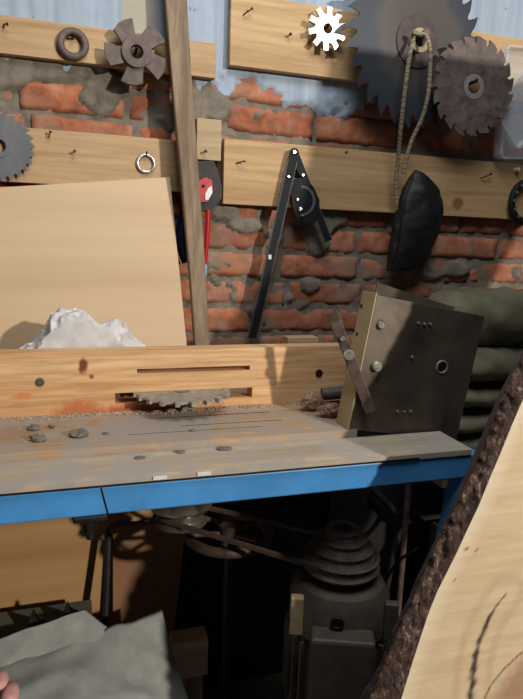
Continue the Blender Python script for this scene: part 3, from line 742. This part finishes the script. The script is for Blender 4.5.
bm=N(); bx(bm,0,Wd,0,.003,0,Hd,.0012); fp=obj('front_plate',bm,M['plate'],root)
bm=N(); bx(bm,-.0028,.0002,0,.052,.0,Hd+.004,.0008); obj('side_flange',bm,M['flange'],root,label='beige painted side flange')
bm=N(); bx(bm,Wd-.003,Wd,.003,.05,.0,Hd,.0008); obj('side_flange',bm,M['plate'],root)
bm=N(); 
m4=Matrix((ex,ey,ez)).transposed().to_4x4(); m4.translation=BL
a0,a1=(.04,.075),(Wd-.07,.012)
hexa(bm,[m4@V((a0[0],a0[1],.02)),m4@V((a1[0],a1[1],.02)),m4@V((a1[0],a1[1],Hd+.006)),m4@V((a0[0],a0[1],Hd+.026))],[m4@V((a0[0],a0[1]+.003,.02)),m4@V((a1[0],a1[1]+.003,.02)),m4@V((a1[0],a1[1]+.003,Hd+.006)),m4@V((a0[0],a0[1]+.003,Hd+.026))]); obj('inner_plate',bm,M['plate'],root)
bm=N(); bx(bm,0.0003,.085,.049,.052,0.02,Hd); obj('rear_plate',bm,M['flange'],root)
m4i=m4.inverted()
def onplate(px,py):
    d=ray(px,py); n_=ey; t_=(BL-CP).dot(n_)/d.dot(n_); return CP+d*t_
for px,py,r,h,wr in ((380,325,.007,.006,.011),(375.5,366,.010,.009,.019),(364,404.5,.006,.008,.009),(418,323,.0028,.003,0),(424,324,.0028,.003,0),(430,324,.0028,.003,0),(397,411,.0028,.003,0),(404,411.5,.0022,.002,0),(410,411,.0028,.003,0),(412,357,.0028,.002,0)):
    p=onplate(px,py); bm=N(); 
    if wr: lathe(bm,[(wr,0),(wr,.0015)],frame(p,ex,-ez),24); 
    hexhead(bm,p-ey*.001,-ey,r,h,False); obj('bolt' if r>.004 else 'rivet',bm,M['boltm'],fp,smooth=True)
p=onplate(442,367); bm=N(); torus(bm,frame(p,ex,-ez),.0125,.0022,None,28,8); obj('hole_rim',bm,M['boltm'],fp,smooth=True,label='bright rim of the round hole')
bm=N(); lathe(bm,[(.0105,0),(.0105,.0008)],frame(p,ex,-ez),24); obj('hole',bm,M['black'],fp)
# flange holes
for px,py in ((361.5,306),(357,334)):
    # point on flange plane x=-.0028
    d=ray(px,py); pl0=m4@V((-.0028,0,0)); t_=(pl0-CP).dot(ex)/d.dot(ex); q=CP+d*t_; bm=N(); lathe(bm,[(.004,0),(.004,.0008)],frame(q-ex*.0009,ey,ez),12); obj('flange_hole',bm,M['black'],root)
# link bar
A=onplate(364,405)-ey*.020; B=PY(332,312,A.y+.060); d=(B-A); Lb=d.length; m5=frame(A,d,ey)
bm=N(); 
bm2=N(); lathe(bm2,[(.006,-.001),(.006,.026)],frame(onplate(364,405),ex,-ez),14); obj('pivot_bolt',bm2,M['boltm'],root,smooth=True)
x_=d.normalized(); vw=(A-CP).normalized(); sidev=x_.cross(vw).normalized(); nn=sidev.cross(x_)
m5=Matrix((x_,sidev,nn)).transposed().to_4x4(); m5.translation=A
box(bm,-.010,Lb,-.0105,.0105,-.0025,.0025,.0012,m5); lkb=obj('link_bar',bm,M['rust2'],root,label='rusty brown flat link bar')
for q in ((341,358,.011),(347,337,.005)):
    pp=m5@V((((PY(q[0],q[1],A.y+.035)-A).dot(x_)),(-.004 if q[0]<345 else -.0)*0,0)); bm=N(); hexhead(bm,pp-nn*.002*(1 if nn.y>0 else -1),-nn if nn.y>0 else nn,q[2],.010,False); obj('bolt',bm,M['boltm'],lkb,smooth=True)
# ------------------------------------------------------------------ GREEN BUNDLE on a crate
root=thing('padded_bundle',V((1.3,-.25,.86)),'folded olive green quilted bundle behind the metal box at the right','bundle')
def roll(pxl,pxr,yc,hr,Y,th,label=None):
    A=PY(pxl,yc,Y);B=PY(pxr,yc,Y); B.z=A.z; hz=hr; rows=[]
    for i in range(50):
        t_=i/49; e=math.sin(min(1,t_/.12)*PI/2)**.6*math.sin(min(1,(1-t_)/.12)*PI/2)**.6; e=max(e,.05)
        c=A+(B-A)*t_+V((0,0,.006*noise.noise(V((t_*5,yc,0)))))
        rows.append((c,V((0,0,hz*e*(1+.06*noise.noise(V((t_*8,yc,3)))))),V((0,th*e,0))))
    bm=N(); loft(bm,rows,36,.010,13); return obj('quilted_fold',bm,M['green'],root,smooth=True)
roll(424,640,318,.078,-.30,.085)
roll(432,640,366,.048,-.33,.085)
roll(430,640,395,.036,-.33,.08)
roll(428,640,420,.034,-.33,.08)
roll(432,640,443,.034,-.33,.08)
zb=PY(440,458,-.33).z
bm=N()
for z in (0.0,.2,.4,zb-.13):
    for y in (-.41,-.21): box(bm,.99,1.55,y-.01,y+.01,z,z+.11,.002)
    for x in (.99,1.53): box(bm,x,x+.02,-.40,-.22,z,z+.11,.002)
for x in (1.01,1.50):
    for y in (-.39,-.25): box(bm,x,x+.03,y,y+.03,0,zb-.03,.002)
box(bm,.86,1.55,-.42,-.20,zb-.04,zb-.018)
obj('wooden_crate',bm,M['oldwood'],label='tall slatted wooden crate under the green bundle, in the dark behind the bench',cat='crate')
# ------------------------------------------------------------------ LIVE-EDGE SLAB
def PS(px,py,off=0):
    sl=.10; d=ray(px,py); t_=(-.88-off+sl*(CP.z-.93)-CP.y)/(d.y-sl*d.z); return CP+d*t_
def yS(z): return -.88+.10*(z-.93)
outer=[PS(*q) for q in [(290,1000),(335,780),(357,725),(378,688),(393,646),(414,604),(426,577),(438,550),(450,526),(462,502),(473,477),(483,454),(494,426),(504,400),(523,361)]]
inner=[PS(*q) for q in [(340,1000),(376,780),(392,725),(403,690),(411,664),(420,636),(428,612),(436,592),(446,572),(456,552),(467,528),(478,505),(488,480),(500,452),(513,420),(523,397)]]
zo=sorted([(p.z,p.x) for p in outer]); zi=sorted([(p.z,p.x) for p in inner]); 
e0=outer[-1]; i0=inner[-1]
sl_=(outer[-1].x-outer[-3].x)/(outer[-1].z-outer[-3].z)
for dz,dx in ((.06,.006),(.12,.004),(.20,.0),(.3,.0),(.4,-.005),(.5,-.03),(.6,-.06),(.8,-.13)):
    p=V((e0.x+dz*sl_+dx,0,e0.z+dz)); outer.append(p)
    if p.z>i0.z+.03: inner.append(V((p.x+.045,0,p.z)))
zo=sorted([(p.z,p.x) for p in outer]); zi=sorted([(p.z,p.x) for p in inner])
def ext(tab,z):
    if z<=tab[0][0]:
        (a,b),(c,d)=tab[0],tab[2]; return b+(z-a)*(d-b)/(c-a)*.5
    if z>=tab[-1][0]:
        (a,b),(c,d)=tab[-3],tab[-1]; return d+(z-c)*(d-b)/(c-a)
    return interp(tab,z)
zmax=1.88; nr=400; T=.05
crack=[PS(*q) for q in ((506,594),(496,606),(487,622),(480,640),(474,665),(471,699),(468,760))]
arc=[PS(*q) for q in ((535,642),(520,654),(505,668),(492,684),(484,699),(478,730))]
ck1=[PS(*q) for q in ((437,548),(450,548),(470,549),(480,551))]; ck2=[PS(*q) for q in ((440,582),(450,579),(457,581))]
def dseg(p,path):
    best=9;bt=0
    for i,(a,b) in enumerate(zip(path,path[1:])):
        ab=(b.x-a.x,b.z-a.z); ap=(p[0]-a.x,p[1]-a.z); L2=ab[0]**2+ab[1]**2; t_=max(0,min(1,(ap[0]*ab[0]+ap[1]*ab[1])/L2)); dd=math.hypot(ap[0]-ab[0]*t_,ap[1]-ab[1]*t_)
        if dd<best: best=dd;bt=(i+t_)/(len(path)-1)
    return best,bt
root=thing('wood_slab',V((.55,-.92,0)),'pale live-edge wood slab with dark bark leaning in front of the bench at bottom right','slab')
bm=N(); lay=bm.loops.layers.float_color.new('figure'); G=[]; Wn=150
for j in range(nr+1):
    z=zmax*j/nr; xl=ext(zi,z)+.0015*noise.noise(V((z*60,0,0))); xr=ext(zi,z)+.56+.02*math.sin(z*5); r_=[]
    for i in range(Wn+1):
        t_=i/Wn; x=xl+(xr-xl)*t_**1.25; p=(x,z)
        d1,b1=dseg(p,crack) if .3<z<1 else (9,0); d2,b2=dseg(p,arc) if .3<z<1 else (9,0)
        n_=noise.noise(V((x*90,3,z*90)))
        w_=.0015+.007*b1
        c_=max(0,min(1,1.3-d1/w_+n_*.9)) if d1<.03 else 0
        c_=max(c_,max(0,min(1,1.2-d2/.0018)) if d2<.01 else 0)
        for q in (ck1,ck2):
            if .6<z<1:
                d3,_=dseg(p,q); c_=max(c_,max(0,min(.8,1.1-d3/.0009)))
        # heart : reddish figure beyond the arc and flowing bands
        side=0
        if d2<.12 and z<.95:
            s_ar=arc[0]; inside=(x-ext(sorted([(a.z,a.x) for a in arc]),z)); side=max(0,min(.75,inside*18+.1*n_)) if z<arc[0].z+.03 else 0
        band=max(0,1-abs(d1-.03)/.012)*.25 if d1<.06 else 0
        sap=max(0,1-(x-xl)/.035)*.55
        r_.append((bm.verts.new((x,yS(z)+.0006*noise.noise(V((x*20,0,z*200))),z)),(c_,max(side,band),sap,1)))
    G.append(r_)
for j in range(nr):
    for i in range(Wn):
        q=(G[j][i],G[j][i+1],G[j+1][i+1],G[j+1][i]); f=bm.faces.new([a[0] for a in q]); f.smooth=True
        for lp,a in zip(f.loops,q): lp[lay]=a[1]
bkL=[bm.verts.new(G[j][0][0].co+V((0,T,0))) for j in range(nr+1)]; bkR=[bm.verts.new(G[j][Wn][0].co+V((0,T,0))) for j in range(nr+1)]
for j in range(nr):
    bm.faces.new((bkL[j],bkL[j+1],bkR[j+1],bkR[j])); bm.faces.new((G[j][0][0],G[j+1][0][0],bkL[j+1],bkL[j])); bm.faces.new((G[j][Wn][0],bkR[j],bkR[j+1],G[j+1][Wn][0]))
bm.faces.new([a[0] for a in G[nr]]+[bkR[nr],bkL[nr]]); bm.faces.new([a[0] for a in G[0]][::-1]+[bkL[0],bkR[0]])
obj('slab_wood',bm,M['slab'],root)
bm=N(); rings=[]; nb=520; K=24
for j in range(nb+1):
    z=zmax*j/nb; xi=ext(zi,z)+.001; xo=ext(zo,z); wdt=xi-xo; y0=yS(z)-.001; r_=[]
    prof=[]
    for k in range(K):
        t_=k/(K-1)
        if t_<.55: u=t_/.55; x=xi-wdt*u*.97; y=y0+T*.25*u**2.2-.002*math.sin(PI*u)
        else: u=(t_-.55)/.45; y=y0+T*.25+(T*.75)*u; x=xo+.004+wdt*.03+(T*.75*u)*(xo/(y0+1.6))*1.15
        q=V((x*26,y*26,z*12)); q2=V((x*70,y*70,z*45))
        rid=abs(noise.noise(q)); r2_=abs(noise.noise(q*2.2+V((4,4,4)))); a_=.018*(min(rid,.35)-.2)+.010*(min(r2_,.3)-.15)+.005*noise.noise(q2*1.5)
        ed=math.sin(PI*min(1,max(0,t_*1.15)))
        if k in (0,K-1): a_=0
        nrm=V((-(.2+t_),-(1-t_),0)).normalized()
        p=V((x,y,z))+nrm*a_*(.35+ed)
        r_.append(bm.verts.new(p))
    r_.append(bm.verts.new((xi,y0+T,z)))
    rings.append(r_)
for j in range(nb):
    a,b=rings[j],rings[j+1]
    for k in range(len(a)): 
        f=bm.faces.new((a[k],b[k],b[(k+1)%len(a)],a[(k+1)%len(a)])); f.smooth=True
bm.faces.new(rings[0]); bm.faces.new(rings[-1][::-1])
obj('bark',bm,M['bark'],root,label='dark rough bark along the slanting edge')
# ------------------------------------------------------------------ UNDER THE BENCH
# ochre sheet on the wall
bm=N(); hexa(bm,[V((-.65,-.062,.80)),V((.20,-.062,.80)),V((.20,-.22,.0)),V((-.65,-.22,.0))],[V((-.65,-.05,.80)),V((.20,-.05,.80)),V((.20,-.208,.0)),V((-.65,-.208,.0))])
obj('plywood_sheet',bm,M['ochre'],label='ochre plywood sheet leaning on the wall beneath the bench on the left',cat='plywood')
bm=N(); box(bm,.205,1.35,-.075,-.062,0.0,.80,.002); obj('shade_panel',bm,plain('shade_black',(30,26,24),.8),label='black sheet added under the bench behind the motor to stand in for shade',cat='panel')  # black sheet added to keep the wall under the bench dark
# brown board with black frame
a,b,c,d=PY(113,527,-.145),PY(186,523,-.145),PY(173,643,-.235),PY(113,650,-.235)
kk=(a.z)/(a.z-d.z); dd=a+(d-a)*kk; cc=b+(c-b)*kk
root=thing('brown_board',V((dd.x,dd.y,0)),'brown hardboard panel in a black frame beneath the bench','board')
bm=N(); hexa(bm,[a,b,cc,dd],[p+V((0,.006,0)) for p in (a,b,cc,dd)]); obj('panel',bm,M['brownboard'],root)
bm=N(); A1=PY(108,533,-.165); A2=PY(105,612,-.235); kk=A1.z/(A1.z-A2.z); A3=A1+(A2-A1)*kk
tube(bm,[A1,A1+(A3-A1)*.5,A3],(.009,.009),8); obj('frame_post',bm,M['iron'],root)
bm=N(); tube(bm,smoothpts([A1+V((0,0,-.006)),PY(111,527,-.162),PY(140,523,-.162),PY(187,520,-.162)],4),.006,8); obj('frame_rail',bm,M['rust2'],root)
# grey green box far left
a=PY(95,597,-.34)
bm=N(); box(bm,-.60,a.x-.005,-.335,-.25,.0,PY(40,606,-.25).z,.004); obj('storage_box',bm,M['sage'],label='grey green box standing on the floor at the far left beneath the bench',cat='box')
# black scraps between box and sack
lump('black_scrap',30,655-12,.445,.03,M['iron'],'jagged black scrap on the sacks beside the grey green box','scrap',.9) if False else None
# sacks
def sheet(name,cor,label,seed,nx=44,ny=34,amp=.012,mat='cloth',sag=0):
    bm=N(); g=[]
    for j in range(ny+1):
        r_=[]
        for i in range(nx+1):
            u=i/nx; v=j/ny; p=(cor[0]*(1-u)+cor[1]*u)*(1-v)+(cor[3]*(1-u)+cor[2]*u)*v
            q=V((p.x*7+seed,p.y*12-p.x*5,seed)); rd=1-abs(noise.noise(q))*2.2
            q2=V((p.x*22+seed,p.y*16,3))
            p=p+V((0,0,amp*(rd*.8+.5*noise.noise(q2))+sag*math.sin(PI*u)*(1-v)))
            r_.append(p)
        g.append(r_)
    top=[[bm.verts.new(p) for p in r_] for r_ in g]; bt=[[bm.verts.new(p-V((0,0,.004))) for p in r_] for r_ in g]
    for j in range(ny):
        for i in range(nx):
            f=bm.faces.new((top[j][i],top[j][i+1],top[j+1][i+1],top[j+1][i])); f.smooth=True
            bm.faces.new((bt[j][i],bt[j+1][i],bt[j+1][i+1],bt[j][i+1]))
    for j in range(ny):
        bm.faces.new((top[j][0],top[j+1][0],bt[j+1][0],bt[j][0])); bm.faces.new((top[j][nx],bt[j][nx],bt[j+1][nx],top[j+1][nx]))
    for i in range(nx):
        bm.faces.new((top[0][i],bt[0][i],bt[0][i+1],top[0][i+1])); bm.faces.new((top[ny][i],top[ny][i+1],bt[ny][i+1],bt[ny][i]))
    return obj(name,bm,M[mat],label=label,cat='sack')
B0=PY(-25,672,-.46);B1=PY(162,614,-.36);B2=PY(198,712,-.50); B3=PY(-25,790,-.80)
print('B',B0,B1,B2,B3)
sheet('paper_sack',[B0,B1,PY(205,760,-.58),B3],'large creased grey sack spread flat in the bottom left corner',3,amp=.011)
A0=PY(-30,648,-.44);A1_=PY(84,611,-.37);A2_=PY(140,650,-.42);A3_=PY(-20,700,-.52)
sheet('paper_sack',[A0,A1_,A2_,A3_],'smaller grey sack peeping out behind the large creased one',9,amp=.006)
# pile under sacks
zt=min(B0.z,B1.z,PY(205,760,-.58).z,B3.z)
bm=N(); box(bm,-.36,.12,-.66,-.40,0,max(.1,zt-.06),.006); obj('cardboard_box',bm,M['brownboard'],label='brown cardboard box carrying the grey sacks',cat='box')
# pale block
p0=PY(172,637,-.38);p1=PY(207,672,-.38)
bm=N(); box(bm,p0.x,p1.x,-.39,-.34,p1.z,p0.z-.012,.003); 
obj_=obj('wooden_offcut',bm,M['cream'],label='pale wooden offcut beside the large sack on a dark post',cat='block')
bm=N(); box(bm,p0.x+.01,p1.x-.01,-.385,-.345,0,p1.z-.0005,.002); obj('wooden_post',bm,M['oldwood'],label='dark post standing under the pale offcut',cat='post')
# pink thing
for px,py,r,lb in ((0,680,.014,'pinkish ball at the left edge on the large sack'),(10,694,.016,'pinkish ball at the bottom left corner, the lower of two')):
    q=PY(px,py,-.60); bm=N(); bmesh.ops.create_icosphere(bm,subdivisions=3,radius=r)
    for v in bm.verts: v.co=V((v.co.x,v.co.y*1.6,v.co.z*.8))+q
    obj('pink_ball',bm,M['pink'],label=lb,cat='ball',smooth=True)
# black scraps
for px,py,w,lb in ((34,619,.022,'pointed black scrap in front of the grey green box'),(68,612,.022,'flat black scrap beside the grey green box, right of the pointed one')):
    q=PY(px,py,-.345); bm=N(); prism(bm,[(-w,-.03),(w*1.3,-.03),(w,.0),(.2*w,.012),(0,.028),(-.3*w,.01)],.01,WF(q)); obj('rubber_scrap',bm,M['iron'],label=lb,cat='scrap')
# spindle pulley, wheel, belt, motor
Zp=.712
sp=PZ(175,513,Zp); mp=PZ(342,548,Zp); print('spindle',sp,'motor',mp)
sp=V((.222,-.385,Zp)) if (sp.xy-V((.222,-.385))).length<.06 else sp
root=thing('spindle_pulley',V((sp.x,sp.y,Zp-.02)),'silver spindle pulley beneath the blue beam, driven by the belt','pulley')
bm=N(); lathe(bm,[(.050,-.022),(.058,-.020),(.046,-.008),(.046,.006),(.066,.016),(.070,.024),(.058,.034),(.03,.04)],Matrix.Translation(sp),40); obj('pulley_body',bm,M['silver'],root,smooth=True)
bm=N(); lathe(bm,[(.013,.03),(.013,.16)],Matrix.Translation(sp),16); obj('shaft',bm,M['castgrey'],root,smooth=True)
bm=N(); box(bm,sp.x-.06,.46,sp.y-.035,sp.y+.035,.855,.8725,.002); obj('bearing_plate',bm,M['iron'],root)
# spoked wheel
wp=PZ(229,533,.665); print('wheel',wp)
root=thing('spoked_wheel',wp,'spoked flywheel lying horizontally in the dark between pulley and motor','wheel')
Wr=.088
bm=N(); torus(bm,Matrix.Translation(wp),Wr,.011,.011,44,10); rim=obj('rim',bm,M['rust2'],root,smooth=True)
for k in range(5):
    a=2*PI*k/5+.5; bm=N(); tube(bm,[wp,wp+V((math.cos(a)*Wr,math.sin(a)*Wr,0))],(.006,.006),8); obj('spoke',bm,M['rust2'],rim)
bm=N(); lathe(bm,[(.02,-.012),(.02,.02)],Matrix.Translation(wp),20); obj('hub',bm,M['rust2'],root)
bm=N(); tube(bm,[wp+V((0,0,-.012)),V((wp.x,wp.y,.0))],.010,12); obj('axle',bm,M['iron'],root)
# motor
root=thing('electric_motor',V((mp.x,mp.y,0)),'grey upright electric motor with a stepped pulley in the dark beneath the bench','motor')
prof=[(.072,-.038),(.076,-.032),(.070,-.024),(.070,-.018),(.075,-.012),(.061,-.010),(.057,-.002),(.062,.006),(.047,.008),(.043,.016),(.048,.024),(.034,.027),(.032,.034),(.036,.042),(.018,.043),(.016,.030)]
bm=N(); lathe(bm,prof,Matrix.Translation(mp),44); obj('stepped_pulley',bm,M['pulley'],root,smooth=True)
Rm=.098
bm=N(); lathe(bm,[(.03,-.045),(.05,-.05),(.085,-.062),(Rm,-.085),(Rm,-.15),(Rm-.006,-.155),(Rm-.006,-.30),(Rm,-.305),(Rm,-.36),(.085,-.38)],Matrix.Translation(mp),48); hs=obj('housing',bm,M['castgrey'],root,smooth=True)
bm=N(); lathe(bm,[(.014,-.048),(.014,-.03)],Matrix.Translation(mp),16); obj('shaft',bm,M['steel'],root)
for k in range(30):
    a=2*PI*k/30; bm=N(); box(bm,Rm-.008,Rm+.008,-.0025,.0025,-.30,-.16,0,Matrix.Translation(mp)@Matrix.Rotation(a,4,'Z')); obj('cooling_fin',bm,M['castgrey'],hs)
bm=N(); vd=V((CP.x-mp.x,CP.y-mp.y,0)).normalized(); an=math.atan2(vd.y,vd.x)+.1
box(bm,Rm-.01,Rm+.035,-.058,.058,-.24,-.11,.006,Matrix.Translation(mp)@Matrix.Rotation(an,4,'Z')); tb=obj('terminal_box',bm,M['castgrey'],root)
for sy in (-1,1):
    bm=N(); box(bm,Rm-.005,Rm+.012,sy*.085-.012,sy*.085+.012,-.12,-.045,.003,Matrix.Translation(mp)@Matrix.Rotation(an,4,'Z')); obj('mounting_lug',bm,M['castgrey' if sy>0 else 'cream'],root)
bm=N(); q=mp+vd*(Rm+.004)+V((0,0,-.095)); torus(bm,frame(q,V((-vd.y,vd.x,0)),V((0,0,1))),.010,.0035); obj('lifting_eye',bm,M['iron'],root,smooth=True)
bm=N(); lathe(bm,[(.11,-mp.z),(.11,-mp.z+.02),(.07,-mp.z+.03),(.07,-.375)],Matrix.Translation(mp),32); obj('pedestal',bm,M['iron'],root)
# belt loop
r1,r2=.049,.066; A=V((sp.x,sp.y,Zp-.001)); B=V((mp.x,mp.y,Zp-.016)); dv=(B-A); dl=dv.xy.length; ang=math.atan2(dv.y,dv.x); off=math.asin((r2-r1)/dl)
pts=[]
for k in range(17):
    a=ang+PI/2+off+(PI-2*off)*k/16; pts.append(A+V((r1*math.cos(a),r1*math.sin(a),0)))
n_=14; pA=pts[-1]; aB=ang-PI/2-off; pB=B+V((r2*math.cos(aB),r2*math.sin(aB),0))
for k in range(1,n_): pts.append(pA.lerp(pB,k/n_))
for k in range(17):
    a=aB+(PI+2*off)*k/16; pts.append(B+V((r2*math.cos(a),r2*math.sin(a),0)))
for k in range(1,n_): pts.append(pts[17+n_-1+16].lerp(pts[0],k/n_))
bm=N(); tube(bm,pts,(.0065,.005),8,True,(0,0,1)); obj('drive_belt',bm,M['belt'],label='brown rubber drive belt running from the silver pulley to the motor',cat='belt',smooth=True)
# junk at the right in the dark
def rod(name,pts,r,mat,label,cat):
    bm=N(); tube(bm,smoothpts(pts,8),r,10); obj(name,bm,mat,label=label,cat=cat,smooth=True)
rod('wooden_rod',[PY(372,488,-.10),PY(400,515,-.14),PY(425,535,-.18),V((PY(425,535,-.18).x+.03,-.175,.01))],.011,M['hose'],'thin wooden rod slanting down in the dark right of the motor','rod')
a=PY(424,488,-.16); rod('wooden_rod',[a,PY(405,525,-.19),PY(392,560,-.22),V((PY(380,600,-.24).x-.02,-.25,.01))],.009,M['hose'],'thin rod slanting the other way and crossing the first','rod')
a=PY(407,515,-.17); rod('metal_pipe',[V((PY(407,515,-.25).x,-.245,.80)),V((PY(407,515,-.25).x,-.245,.4)),V((PY(407,515,-.25).x,-.245,.0))],.009,M['rust'],'upright rusty pipe in the dark beside the crossing rods','pipe')
rod('coiled_cable',[PY(418,548,-.36),PY(400,560,-.38),PY(386,580,-.39),PY(382,602,-.38),PY(388,618,-.36),PY(402,620,-.33),PY(418,640,-.30),V((PY(418,640,-.3).x,-.29,.10)),V((PY(418,640,-.3).x-.02,-.29,.006))],.004,M['hose'],'loop of dark cable hanging right of the motor','cable')
rod('metal_pipe',[V((.62,-.085,.72)),V((.80,-.085,.715)),V((1.02,-.085,.71))],.008,M['rust'],'horizontal rusty pipe in the dark at the back, behind the motor','pipe')
# ------------------------------------------------------------------ LIGHT
def area(name,loc,target,size,power,col,shape='DISK'):
    l=bpy.data.lights.new(name,'AREA'); l.shape=shape; l.size=size; l.energy=power; l.color=col
    o=bpy.data.objects.new(name,l); COL.objects.link(o); o.location=loc; o.rotation_euler=(V(target)-V(loc)).to_track_quat('-Z','Y').to_euler(); return o
area('workshop_lamp',(2.0,-3.8,2.30),(.4,-.3,1.1),.13,118,(1,.95,.88))
area('overhead_fill',(.4,-1.2,2.7),(.5,-.2,1.0),.9,19,(.92,.96,1))  # unseen soft fill added overhead to lift the shaded parts
w=bpy.data.worlds.new('world'); S.world=w; w.use_nodes=True
w.node_tree.nodes['Background'].inputs[0].default_value=(.75,.86,1,1); w.node_tree.nodes['Background'].inputs[1].default_value=.05
S.view_settings.view_transform='Standard'; S.view_settings.look='None'; S.view_settings.gamma=1; S.view_settings.exposure=0
S.view_settings.use_curve_mapping=False
